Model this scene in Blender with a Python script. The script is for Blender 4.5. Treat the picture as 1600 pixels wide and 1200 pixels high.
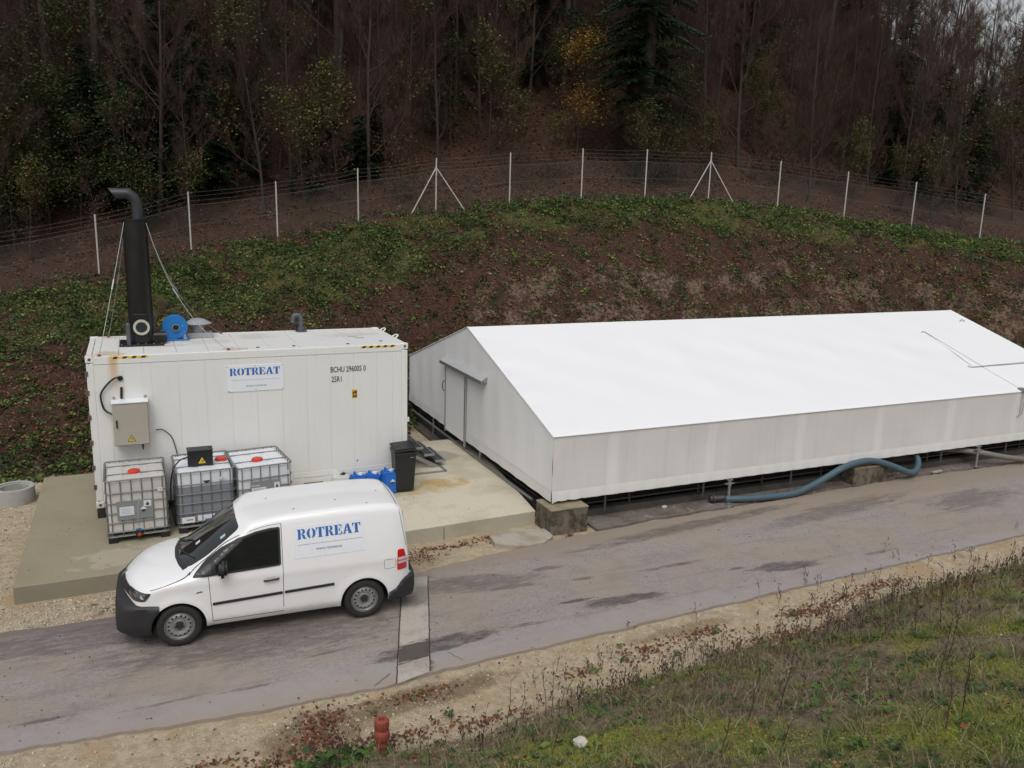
import bpy, bmesh, math, random
import numpy as np
from mathutils import Vector, Matrix
from mathutils.geometry import delaunay_2d_cdt
from mathutils.bvhtree import BVHTree
PI = math.pi
for o in list(bpy.data.objects): bpy.data.objects.remove(o)
S = bpy.context.scene
COL = S.collection
random.seed(7); RNG = np.random.default_rng(11)

# ------------------------------------------------------------------ camera
cam = bpy.data.cameras.new('camera'); co = bpy.data.objects.new('camera', cam); COL.objects.link(co)
cp, cy, cr = -0.2089, 0.4302, 0.0286
fwd = Vector((math.sin(cy)*math.cos(cp), math.cos(cy)*math.cos(cp), math.sin(cp)))
rt = Vector((math.cos(cy), -math.sin(cy), 0)); up = rt.cross(fwd)
r2 = math.cos(cr)*rt + math.sin(cr)*up; u2 = -math.sin(cr)*rt + math.cos(cr)*up
m3 = Matrix((r2, u2, -fwd)).transposed()
co.matrix_world = Matrix.Translation((0.8903, -16.5719, 5.7356)) @ m3.to_4x4()
cam.sensor_width = 36; cam.lens = 1295.17/1600*36; cam.clip_start = .1; cam.clip_end = 600
S.camera = co
# ------------------------------------------------------------------ world and sun (overcast)
SUN_EL, SUN_AZ = math.radians(56), math.radians(205)
w = bpy.data.worlds.new('World'); S.world = w; w.use_nodes = True
nt = w.node_tree; nt.nodes.clear()
sky = nt.nodes.new('ShaderNodeTexSky'); sky.sky_type = 'NISHITA'; sky.sun_disc = False
sky.sun_elevation = SUN_EL; sky.sun_rotation = SUN_AZ; sky.air_density = 1.5; sky.dust_density = 4; sky.ozone_density = 1
hs = nt.nodes.new('ShaderNodeHueSaturation'); hs.inputs['Saturation'].default_value = .22
bg = nt.nodes.new('ShaderNodeBackground'); bg.inputs['Strength'].default_value = .12
wo = nt.nodes.new('ShaderNodeOutputWorld')
nt.links.new(sky.outputs[0], hs.inputs['Color']); nt.links.new(hs.outputs[0], bg.inputs['Color']); nt.links.new(bg.outputs[0], wo.inputs[0])
sl = bpy.data.lights.new('sun', 'SUN'); sl.energy = 1.0; sl.angle = math.radians(45); sl.color = (1, .975, .94)
so = bpy.data.objects.new('sun', sl); COL.objects.link(so)
sd = Vector((math.sin(SUN_AZ)*math.cos(SUN_EL), math.cos(SUN_AZ)*math.cos(SUN_EL), math.sin(SUN_EL)))
so.rotation_euler = sd.to_track_quat('Z', 'Y').to_euler(); so.location = (0, 0, 40)
S.render.engine = 'CYCLES'
S.view_settings.view_transform = 'Standard'; S.view_settings.look = 'None'
S.view_settings.exposure = 0.06; S.view_settings.gamma = 1; S.view_settings.use_curve_mapping = False

# ------------------------------------------------------------------ material helpers
class NT:
    def __init__(s, name):
        s.m = bpy.data.materials.new(name); s.m.use_nodes = True; s.t = s.m.node_tree; s.t.nodes.clear()
        s.out = s.n('ShaderNodeOutputMaterial'); s.b = s.n('ShaderNodeBsdfPrincipled'); s.l(s.b.outputs[0], s.out.inputs[0])
        s.tc = s.n('ShaderNodeTexCoord').outputs['Object']
    def n(s, k, **kw):
        x = s.t.nodes.new(k)
        for a, v in kw.items(): setattr(x, a, v)
        return x
    def l(s, a, b): s.t.links.new(a, b)
    def setin(s, sock, v):
        if isinstance(v, bpy.types.NodeSocket): s.l(v, sock)
        elif isinstance(v, (tuple, list)) and sock.type == 'RGBA' and len(v) == 3: sock.default_value = (*v, 1)
        else: sock.default_value = v
    def math(s, op, a, b=0, c=0, clamp=False):
        x = s.n('ShaderNodeMath', operation=op); x.use_clamp = clamp
        s.setin(x.inputs[0], a); s.setin(x.inputs[1], b)
        if op in ('MULTIPLY_ADD', 'SMOOTH_MIN'): s.setin(x.inputs[2], c)
        return x.outputs[0]
    def mapr(s, v, a, b, c=0, d=1):
        x = s.n('ShaderNodeMapRange', interpolation_type='SMOOTHSTEP'); s.setin(x.inputs[0], v)
        for i, q in enumerate((a, b, c, d)): s.setin(x.inputs[i+1], q)
        return x.outputs[0]
    def vscale(s, sc, vec=None):
        x = s.n('ShaderNodeVectorMath', operation='MULTIPLY'); s.l(vec or s.tc, x.inputs[0]); x.inputs[1].default_value = sc
        return x.outputs[0]
    def noise(s, scale, detail=4, rough=.55, vec=None, dist=0):
        x = s.n('ShaderNodeTexNoise'); s.l(vec or s.tc, x.inputs['Vector']); x.inputs['Scale'].default_value = scale
        x.inputs['Detail'].default_value = detail; x.inputs['Roughness'].default_value = rough; x.inputs['Distortion'].default_value = dist
        return x.outputs[0]
    def voro(s, scale, feature='F1', vec=None, out='Distance'):
        x = s.n('ShaderNodeTexVoronoi', feature=feature); s.l(vec or s.tc, x.inputs['Vector']); x.inputs['Scale'].default_value = scale
        return x.outputs[out]
    def mix(s, f, a, b, mode='MIX'):
        x = s.n('ShaderNodeMix', data_type='RGBA', blend_type=mode); s.setin(x.inputs[0], f)
        s.setin(x.inputs[6], a); s.setin(x.inputs[7], b); return x.outputs[2]
    def bump(s, h, strength=.3, dist=.01, prev=None):
        x = s.n('ShaderNodeBump'); x.inputs['Strength'].default_value = strength; x.inputs['Distance'].default_value = dist
        s.setin(x.inputs['Height'], h)
        if prev: s.l(prev, x.inputs['Normal'])
        return x.outputs[0]
    def sep(s, vec=None):
        x = s.n('ShaderNodeSeparateXYZ'); s.l(vec or s.tc, x.inputs[0]); return x.outputs
    def attr(s, name='Col', out='Color'):
        return s.n('ShaderNodeAttribute', attribute_name=name).outputs[out]
    def blob(s, cx, cy_, rx, ry, ang=0, edge=.35, nz=None, namp=.8):
        """soft ellipse mask in XY with ragged edge"""
        X, Y, _ = s.sep(); c, q = math.cos(ang), math.sin(ang)
        dx = s.math('SUBTRACT', X, cx); dy = s.math('SUBTRACT', Y, cy_)
        a = s.math('ADD', s.math('MULTIPLY', dx, c/rx), s.math('MULTIPLY', dy, q/rx))
        b = s.math('ADD', s.math('MULTIPLY', dx, -q/ry), s.math('MULTIPLY', dy, c/ry))
        d = s.math('ADD', s.math('MULTIPLY', a, a), s.math('MULTIPLY', b, b))
        if nz is not None: d = s.math('ADD', d, s.math('MULTIPLY', s.math('SUBTRACT', nz, .5), namp*5))
        return s.mapr(d, 1-edge, 1+edge*.4, 1, 0)
    def fin(s, col=None, rough=None, normal=None, metal=None, spec=None, coat=None):
        if col is not None: s.setin(s.b.inputs['Base Color'], col)
        if rough is not None: s.setin(s.b.inputs['Roughness'], rough)
        if metal is not None: s.setin(s.b.inputs['Metallic'], metal)
        if spec is not None: s.b.inputs['Specular IOR Level'].default_value = spec
        if coat is not None: s.b.inputs['Coat Weight'].default_value = coat; s.b.inputs['Coat Roughness'].default_value = .06
        if normal is not None: s.l(normal, s.b.inputs['Normal'])
        return s.m

def simple(name, col, rough=.6, metal=0, var=.12, vs=6, bump=.0, bs=60, bd=.003, spec=.5, coat=None, dirt=None):
    t = NT(name); n = t.noise(vs, 5)
    a = tuple(c*(1-var) for c in col); b = tuple(min(1, c*(1+var)) for c in col)
    c = t.mix(n, a, b)
    if dirt:
        dn = t.mapr(t.noise(dirt[2], 6, .7), dirt[3] if len(dirt) > 3 else .5, .75, 0, dirt[1]); c = t.mix(dn, c, dirt[0])
    nm = t.bump(t.noise(bs, 3), bump, bd) if bump else None
    return t.fin(c, t.mapr(t.noise(vs*2, 3), .2, .8, max(0, rough-.08), min(1, rough+.08)), nm, metal, spec, coat)

def leafmat(name, rough=.6, trans=.25):
    t = NT(name); c = t.attr('Col'); t.fin(c, rough, spec=.25)
    if trans:
        tr = t.n('ShaderNodeBsdfTranslucent'); t.l(c, tr.inputs[0]); mx = t.n('ShaderNodeMixShader'); mx.inputs[0].default_value = trans
        t.l(t.b.outputs[0], mx.inputs[1]); t.l(tr.outputs[0], mx.inputs[2]); t.l(mx.outputs[0], t.out.inputs[0])
    return t.m

# ------------------------------------------------------------------ object helpers
def tag(o, label=None, cat=None, group=None, kind=None):
    if label: o['label'] = label
    if cat: o['category'] = cat
    if group: o['group'] = group
    if kind: o['kind'] = kind
    return o
def thing(name, label, cat, loc=(0, 0, 0), rz=0, group=None):
    o = bpy.data.objects.new(name, None); COL.objects.link(o); o.location = loc; o.rotation_euler = (0, 0, rz)
    o.empty_display_size = .2
    return tag(o, label, cat, group)
def copy_tree(o, parent=None):
    c = o.copy(); COL.objects.link(c); c.parent = parent
    for ch in [x for x in KIDS.get(o.name, [])]:
        d = copy_tree(ch, c); KIDS.setdefault(c.name, []).append(d)
    return c
KIDS = {}
def link(name, me, parent=None, loc=None):
    o = bpy.data.objects.new(name, me); COL.objects.link(o)
    if parent is not None: o.parent = parent; KIDS.setdefault(parent.name, []).append(o)
    if loc is not None: o.location = loc
    return o
def off(parent):
    """world offset of an unrotated parent chain"""
    v = Vector((0, 0, 0))
    while parent is not None: v += parent.location; parent = parent.parent
    return v

class MB:
    def __init__(s): s.v = []; s.f = []; s.mi = []; s.cur = 0
    def add(s, vs, fs):
        n = len(s.v); s.v += [tuple(p) for p in vs]; s.f += [[i+n for i in q] for q in fs]; s.mi += [s.cur]*len(fs); return s
    def box(s, c, d, rz=0, M=None):
        x, y, z = (q/2 for q in d); P = [Vector((a*x, b*y, e*z)) for a in (-1, 1) for b in (-1, 1) for e in (-1, 1)]
        if rz: P = [Matrix.Rotation(rz, 3, 'Z') @ p for p in P]
        if M is not None: P = [M @ p for p in P]
        return s.add([p+Vector(c) for p in P], [(0, 1, 3, 2), (4, 6, 7, 5), (0, 4, 5, 1), (2, 3, 7, 6), (0, 2, 6, 4), (1, 5, 7, 3)])
    def b2(s, a, b): return s.box([(p+q)/2 for p, q in zip(a, b)], [abs(q-p) for p, q in zip(a, b)])
    def tube(s, pts, r, n=8, caps=True, closed=False):
        pts = [Vector(p) for p in pts]; m = len(pts); rs = r if isinstance(r, (list, tuple)) else [r]*m
        rings = []; ref = None
        for i, p in enumerate(pts):
            if closed: d = pts[(i+1) % m]-pts[i-1]
            else: d = pts[min(i+1, m-1)]-pts[max(i-1, 0)]
            d.normalize()
            if ref is None: ref = Vector((0, 0, 1)) if abs(d.z) < .9 else Vector((1, 0, 0))
            a = (ref - d*ref.dot(d))
            if a.length < 1e-5: a = d.orthogonal()
            a.normalize(); ref = a; b = d.cross(a)
            rings.append([p + (a*math.cos(2*PI*k/n)+b*math.sin(2*PI*k/n))*rs[i] for k in range(n)])
        V = [q for R_ in rings for q in R_]; F = []
        for i in range(m if closed else m-1):
            j = (i+1) % m
            for k in range(n): F.append((i*n+k, i*n+(k+1) % n, j*n+(k+1) % n, j*n+k))
        if caps and not closed: F += [tuple(range(n))[::-1], tuple((m-1)*n+k for k in range(n))]
        return s.add(V, F)
    def cyl(s, p, q, r, n=16): return s.tube([p, q], r, n)
    def lathe(s, c, prof, n=32, axis='Z', ang0=0):
        """profile [(r, h)] turned round axis through c"""
        V = []; F = []; m = len(prof)
        for r, h in prof:
            for k in range(n):
                a = 2*PI*k/n+ang0; x, y = r*math.cos(a), r*math.sin(a)
                V.append({'Z': (x, y, h), 'Y': (x, h, y), 'X': (h, x, y)}[axis])
        for i in range(m-1):
            for k in range(n): F.append((i*n+k, i*n+(k+1) % n, (i+1)*n+(k+1) % n, (i+1)*n+k))
        return s.add([Vector(v)+Vector(c) for v in V], F)
    def prism(s, poly, a, b, axis='Z'):
        """extrude 2D polygon between a and b along axis. coords for Y: (x,z); for X: (y,z)"""
        def P(u, v, h): return {'Z': (u, v, h), 'Y': (u, h, v), 'X': (h, u, v)}[axis]
        n = len(poly); V = [P(u, v, a) for u, v in poly]+[P(u, v, b) for u, v in poly]
        return s.add(V, [tuple(range(n)), tuple(range(2*n-1, n-1, -1))]+[(i, i+n, (i+1) % n+n, (i+1) % n) for i in range(n)])
    def build(s, name, mats, parent=None, smooth=False, bevel=0, seg=2, world=True, fixn=True, angle=40):
        o0 = off(parent) if (world and parent is not None) else Vector((0, 0, 0))
        me = bpy.data.meshes.new(name); me.from_pydata([tuple(Vector(p)-o0) for p in s.v], [], s.f)
        for m in (mats if isinstance(mats, (list, tuple)) else [mats]): me.materials.append(m)
        me.polygons.foreach_set('material_index', s.mi)
        if fixn:
            b = bmesh.new(); b.from_mesh(me); bmesh.ops.recalc_face_normals(b, faces=b.faces); b.to_mesh(me); b.free()
        if smooth:
            me.polygons.foreach_set('use_smooth', [True]*len(me.polygons)); me.set_sharp_from_angle(angle=math.radians(angle))
        me.update(); o = link(name, me, parent)
        if bevel:
            md = o.modifiers.new('bevel', 'BEVEL'); md.width = bevel; md.segments = seg; md.limit_method = 'ANGLE'; md.angle_limit = math.radians(40)
        return o

def fastmesh(name, V, F, mats, cols=None, parent=None, mi=None, smooth=False):
    """V (n,3), F (m,k) uniform polygons, cols (m,3) per face"""
    me = bpy.data.meshes.new(name); V = np.asarray(V, np.float32); F = np.asarray(F, np.int32); m, k = F.shape
    me.vertices.add(len(V)); me.vertices.foreach_set('co', V.ravel()); me.loops.add(m*k); me.loops.foreach_set('vertex_index', F.ravel())
    me.polygons.add(m); me.polygons.foreach_set('loop_start', np.arange(0, m*k, k, dtype=np.int32)); me.polygons.foreach_set('loop_total', np.full(m, k, np.int32))
    for q in (mats if isinstance(mats, (list, tuple)) else [mats]): me.materials.append(q)
    if mi is not None: me.polygons.foreach_set('material_index', np.asarray(mi, np.int32))
    if smooth: me.polygons.foreach_set('use_smooth', np.ones(m, bool))
    me.update(calc_edges=True)
    if cols is not None:
        a = me.color_attributes.new('Col', 'FLOAT_COLOR', 'CORNER'); c = np.ones((m, k, 4), np.float32); c[:, :, :3] = np.asarray(cols)[:, None, :]
        a.data.foreach_set('color', c.ravel())
    return link(name, me, parent)

def bezier(pts, n=8):
    """Catmull-Rom through pts"""
    P = [Vector(p) for p in pts]; P = [2*P[0]-P[1]]+P+[2*P[-1]-P[-2]]; out = []
    for i in range(1, len(P)-2):
        for k in range(n):
            t = k/n; a, b, c, d = P[i-1:i+3]
            out.append(.5*((2*b)+(c-a)*t+(2*a-5*b+4*c-d)*t*t+(3*b-a-3*c+d)*t**3))
    out.append(P[-2]); return out

def text(name, s, size, mat, parent, M, sx=1, depth=.0008, align='LEFT', bold=0):
    cu = bpy.data.curves.new(name, 'FONT'); cu.body = s; cu.size = size; cu.extrude = depth; cu.offset = bold; cu.align_x = align; cu.resolution_u = 3
    to = bpy.data.objects.new(name+'_tmp', cu); COL.objects.link(to)
    dg = bpy.context.evaluated_depsgraph_get(); me = bpy.data.meshes.new_from_object(to.evaluated_get(dg))
    bpy.data.objects.remove(to); me.name = name; me.transform(M @ Matrix.Diagonal((sx, 1, 1, 1))); me.materials.clear(); me.materials.append(mat)
    return link(name, me, parent)
FRONT = Matrix.Rotation(PI/2, 4, 'X')          # text plane facing -Y

def arc(cx, cz, rx, rz, a0, a1, n=10):
    return [(cx+rx*math.cos(math.radians(a0+(a1-a0)*i/n)), cz+rz*math.sin(math.radians(a0+(a1-a0)*i/n))) for i in range(n+1)]
GLY = {
 'R': ([[(0,1),(.36,1),(.36,0),(.42,0),(.42,0),(0,0),(0,.07),(.08,.09),(.08,.91),(0,.93)],
        [(.42,1),(.6,1)]+arc(.6,.75,.22,.25,90,-90)+[(.42,.5),(.42,.57),(.5,.57)]+arc(.5,.75,.07,.18,-90,90)+[(.42,.93)],
        [(.42,.46),(.62,.48),(.76,.38),(.82,.12),(.92,.07),(.92,0),(.68,0),(.56,.1),(.52,.34),(.42,.42)]], .98),
 'O': ([arc(.42,.5,.42,.5,98,262)+arc(.42,.5,.13,.42,250,110), [(1-.1-x+.02, z) for x, z in arc(.42,.5,.42,.5,98,262)+arc(.42,.5,.13,.42,250,110)]], .96),
 'T': ([[(0,1),(.24,1),(.24,.9),(.12,.86),(.06,.66),(0,.66)], [(.88,1),(.64,1),(.64,.9),(.76,.86),(.82,.66),(.88,.66)],
        [(.29,1),(.59,1),(.59,.09),(.70,.07),(.70,0),(.18,0),(.18,.07),(.29,.09)]], .93),
 'E': ([[(0,1),(.38,1),(.38,0),(0,0),(0,.07),(.08,.09),(.08,.91),(0,.93)],
        [(.44,1),(.80,1),(.80,.68),(.74,.68),(.68,.86),(.60,.92),(.44,.92)], [(.44,.55),(.53,.56),(.56,.68),(.62,.68),(.62,.34),(.56,.34),(.53,.46),(.44,.47)],
        [(.44,0),(.82,0),(.84,.36),(.77,.36),(.70,.14),(.62,.08),(.44,.08)]], .92),
 'A': ([[(.36,1),(.62,1),(.90,.09),(.97,.07),(.97,0),(.54,0),(.54,.07),(.60,.09)], [(.33,.92),(.42,.68),(.22,.09),(.30,.07),(.30,0),(-.02,0),(-.02,.07),(.06,.10)],
        [(.29,.30),(.50,.30),(.48,.38),(.315,.38)]], 1.0)}
def logo(parent, mat, x0, z0, width, h, y, name='lettering', tilt=0):
    """stencil letters standing in an XZ plane at y (facing -Y), in parent's local space"""
    tot = sum(GLY[c][1] for c in 'ROTREAT')+.02; sx = width/tot; x = 0
    for c in 'ROTREAT':
        mb = MB()
        for poly in GLY[c][0]:
            q = []
            for u, v_ in poly:
                X = (x+u)*sx; q.append((x0+X, z0+v_*h+X*tilt))
            mb.prism(q, y-.0015, y, 'Y')
        mb.build(name, mat, parent, world=False); x += GLY[c][1]

# ------------------------------------------------------------------ terrain function
FX=np.array([-30,-12,-6.5,-3.4,-.24,2.93,6.09,9.23,12.39,15.52,18.68,21.55,24.48,27.71,30.87,34.09,37.37,40.6,50,75])
FY=np.array([17,17,17.1,17.1,17.05,17.1,16.98,16.79,16.5,16.1,15.6,15.05,14.4,13.56,12.65,11.64,10.52,9.4,5.5,-4])
FZ=np.array([-.2,.9,1.7,2.3,3.01,3.88,4.39,5.02,5.53,5.9,6.18,6.29,6.27,6.0,5.68,5.3,4.88,4.5,3.2,.5])
TX=np.array([-30,-3,6.8,9.2,20,26,32,40,60]); TY=np.array([4.5,3.7,3.7,7.4,7.4,6.2,3.4,.5,-6])
Z0=-.492
def sm(a, b, x):
    t=np.clip((x-a)/(b-a),0,1); return t*t*(3-2*t)
def wob(x, y, s, ph=0.0):
    return (np.sin(x*s+1.3+ph)*np.sin(y*s*1.17+.7+ph)+.6*np.sin(x*s*2.3+y*s*1.1+ph)+.4*np.sin(x*s*4.1-y*s*3.7+2+ph)*np.cos(y*s*2.9))/2
def parts_h(x, y):
    x=np.asarray(x,float); y=np.asarray(y,float)
    yf=np.interp(x,FX,FY); yt=np.interp(x,TX,TY); s=(y-yt)/(yf-yt); D=np.maximum(y-yf,0)
    yb=-8.4+.075*np.clip(x,-10,30)+.25*wob(x,y*0,.5); d=np.maximum(yb-y,0)
    return s, D, d, yb
def height(x, y, fence=False):
    x=np.asarray(x,float); y=np.asarray(y,float)
    yf=np.interp(x,FX,FY); zf=np.interp(x,FX,FZ); yt=np.interp(x,TX,TY)
    s=np.clip((y-yt)/(yf-yt),0,1)
    pw=np.interp(x,[0,8,12],[1.1,1.3,1.6])
    zb=Z0+(zf-Z0)*(1-(1-s)**pw)
    D=np.maximum(y-yf,0)
    az=np.degrees(np.arctan2(x-.89,y+16.57))
    sl=.60*(1-sm(36,58,az))+.30*sm(36,58,az)
    z=zb+np.minimum(D,3)*.28+np.maximum(D-3,0)*sl
    z=z-np.maximum(D-55,0)*(sl-.05)
    bm=sm(0,.15,s)
    z=z+bm*(.22*wob(x,y,.9)+.10*wob(x,y,2.7,1.)+.05*wob(x,y,7.,2.))*(1+2*sm(4,20,D))*(1-.75*np.exp(-((y-yf)/1.0)**2))
    yb=-8.4+.075*np.clip(x,-10,30)+.25*wob(x,y*0,.5)
    d=np.maximum(yb-y,0); sf=sm(0,1.2,d)
    z=z+ d*.50*(.4+.6*sf)+sf*(.10*wob(x,y,1.4)+.05*wob(x,y,4.,3.))
    z=z-np.maximum(d-12,0)*.5
    flat=(1-bm)*(1-sf)
    return z+flat*.012*wob(x,y,2.2)
H1 = lambda x, y: float(height(x, y))
def zones(x, y):
    """grass green fraction, bare soil fraction, litter/vegetation fraction (0 gravel)"""
    s, D, d, yb = parts_h(x, y)
    veg = np.maximum(sm(-.02,.04,s), sm(-.15,.55,d-.25*wob(x,y,2.3)))
    left = 1-sm(9,16,x)
    n = .5+.5*wob(x,y,.8,4.)*1.2; n2 = .5+.5*wob(x,y,1.9,9.)*1.2
    band = (sm(.42,.62,s)*(1-sm(.86,.98,s)))*left + sm(.55,.80,s)*(1-sm(.95,1.03,s))*(1-left)*(.7+.3*sm(14,20,x))
    green = np.clip(band*(.25+n*.9+n2*.5),0,1)+.35*sm(-.1,.02,s)*(1-sm(.05,.12,s))*left
    green = np.where(D>.5, 0, np.clip(green,0,1))
    green = np.where(d>0, np.clip(.42+.75*wob(x,y,1.1,2.)+.2*wob(x,y,2.9,2.)-.25*(1-sm(.8,2.2,d)),0,1), green)
    soil = .95*sm(.05,.2,s)*(1-sm(.42,.6,s))*sm(10,14,x)*.45
    return green, soil, veg

# ------------------------------------------------------------------ ground sheets
def ground_material():
    t = NT('ground_soil_gravel_grass'); C = t.attr('Zone'); R_, G_, B_ = t.sep(C)
    n1 = t.noise(1.3, 6, .6); n2 = t.noise(9, 6, .65); n3 = t.noise(55, 4, .7); v = t.voro(38); vc = t.voro(38, out='Color')
    vs = t.voro(95)
    # gravel: sandy beige with pale stones
    gr = t.mix(t.mapr(n2,.3,.7), (.31, .245, .16), (.47, .385, .27)); gr = t.mix(t.mapr(vs, .15, .45, .55, 0), gr, t.mix(vc, (.36,.31,.26), (.58,.53,.46)))
    gr = t.mix(t.mapr(n1, .5, .66, 0, .9), gr, t.mix(n3, (.31,.22,.125), (.42,.315,.19))); nq = t.noise(2.6,6,.7); gr = t.mix(t.math('MULTIPLY', t.math('MAXIMUM', t.blob(4.0,-7.35,1.3,.28,.08,.6,nq,.6), t.blob(2.6,-7.6,.7,.5,.2,.6,nq,.6)), .75), gr, (.15,.105,.06)); gr = t.mix(t.math('MULTIPLY', t.blob(8.2,-7.15,1.0,.16,.03,.6,nq,.6), .6), gr, (.19,.13,.07))
    # litter: red brown leaves
    li = t.mix(t.mapr(n2,.3,.7), (.022, .0115, .008), (.070, .035, .023)); li = t.mix(t.mapr(t.noise(21, 5, .7), .52, .66, 0, .75), li, (.12, .042, .026))
    li = t.mix(t.mapr(n3, .6, .7, 0, .5), li, (.10, .08, .05)); li = t.mix(t.mapr(n1, .5, .62, 0, .6), li, (.032, .030, .014)); X_, Y_, _z = t.sep(); li = t.mix(t.mapr(Y_, 17, 21, 0, .35), li, (.030,.013,.009))  # last mix darkens the litter past the fence, canopy shade put into colour
    gn = t.mix(n3, (.11, .125, .03), (.21, .24, .042)); gn = t.mix(t.mapr(n1, .45, .6), gn, (.26, .27, .04)); gn = t.mix(t.mapr(Y_, -7, -5, 0, .82), gn, (.035,.04,.017))
    so = t.mix(t.mapr(n2,.3,.7), (.075, .046, .032), (.18, .125, .09)); so = t.mix(t.mapr(n3, .5, .65, 0, .6), so, (.06, .036, .025)); so = t.mix(t.mapr(t.noise(3.5,5,.7), .52, .62, 0, .8), so, li)
    jag = t.math('SUBTRACT', n2, .5)
    def th(x, k=.5, w=.12):
        y = t.math('ADD', x, t.math('MULTIPLY', jag, 1.3)); return t.mapr(y, k-w, k+w)
    X2_, Y2_, _q = t.sep(); li = t.mix(t.mapr(Y2_, -7, -5.5, 1, 0), li, t.mix(t.mapr(n2,.3,.7), (.10,.078,.05), (.24,.19,.13))); c = t.mix(th(B_), gr, li); 
    pn = t.math('ADD', t.math('MULTIPLY', t.math('SUBTRACT', t.noise(.9,7,.65), .5), 3.2), t.math('MULTIPLY', jag, 1.2))
    near_ = t.mapr(Y2_, -7, -5.5, 1, 0); pn = t.math('MULTIPLY', pn, t.math('SUBTRACT', 1, t.math('MULTIPLY', near_, .6)))
    def th2(x, k): return t.mapr(t.math('ADD', x, pn), k-.22, k+.22)
    c = t.mix(t.math('MULTIPLY', t.math('MULTIPLY', th2(G_, .52), th(B_)), t.math('ADD', .35, t.math('MULTIPLY', t.mapr(G_, 0, .1), .65))), c, so)
    c = t.mix(t.math('MULTIPLY', t.math('MULTIPLY', th2(R_, .62), th(B_)), .85), c, gn)
    bp = t.bump(n3, .5, .03); bp = t.bump(v, .5, .015, bp); bp = t.bump(n2, .5, .06, bp)
    return t.fin(c, .9, bp, spec=.2)
GROUND = ground_material()
BX0, BX1, BY0, BY1 = 8.35, 24.5, -2.45, 6.2     # basin opening
def sheet(name, xs, ys, keep=None):
    X, Y = np.meshgrid(xs, ys, indexing='ij'); Z = height(X, Y); nx, ny = X.shape
    V = np.stack([X, Y, Z], -1).reshape(-1, 3); i = np.arange(nx-1)[:, None]*ny+np.arange(ny-1)[None]
    F = np.stack([i, i+ny, i+ny+1, i+1], -1).reshape(-1, 4)
    cx_ = V[F].mean(1); k = ~((cx_[:, 0] > BX0) & (cx_[:, 0] < BX1) & (cx_[:, 1] > BY0) & (cx_[:, 1] < BY1))
    if keep is not None: k &= keep(cx_[:, 0], cx_[:, 1])
    F = F[k]; o = fastmesh(name, V, F, GROUND, smooth=True); me = o.data
    g, so_, ve = zones(V[:, 0], V[:, 1])
    a = me.color_attributes.new('Zone', 'FLOAT_COLOR', 'POINT'); a.data.foreach_set('color', np.stack([g, so_, ve, np.ones_like(g)], -1).astype(np.float32).ravel())
    # drop loose vertices
    b = bmesh.new(); b.from_mesh(me); bmesh.ops.delete(b, geom=[v for v in b.verts if not v.link_faces], context='VERTS'); b.to_mesh(me); b.free()
    return tag(o, kind='structure')
def lin(a, b, s): return list(np.linspace(a, b, max(2, int(round((b-a)/s))+1)))
GX = np.unique(np.round(lin(-60,-6,3)+lin(-6,BX0,.25)+lin(BX0,BX1,.3)+lin(BX1,50,.4)+lin(50,140,5), 4))
sheet('gravel_ground', GX, np.unique(np.round([-8.83]+lin(-8.6,BY0,.2)+lin(BY0,BY1,.3)+lin(BY1,7.4,.3), 4)), lambda x, y: True | (x < 0))
sheet('bank_ground', GX, np.unique(np.round(lin(7.4,18.2,.2), 4)))
sheet('forest_ground', np.unique(np.concatenate([[-90,-75],GX,[160,200]])), np.unique(np.round(lin(18.2,50,.6)+lin(50,200,6),4)))
sheet('grass_slope', np.unique(np.round(lin(-60,-4,4)+lin(-4,26,.15)+lin(26,140,6),4)), np.unique(np.round(lin(-60,-20,4)+lin(-20,-8.6,.12),4)))
# the forest ground at the sides nearer than y 18.2 is part of bank_ground (wide grid)

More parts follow.
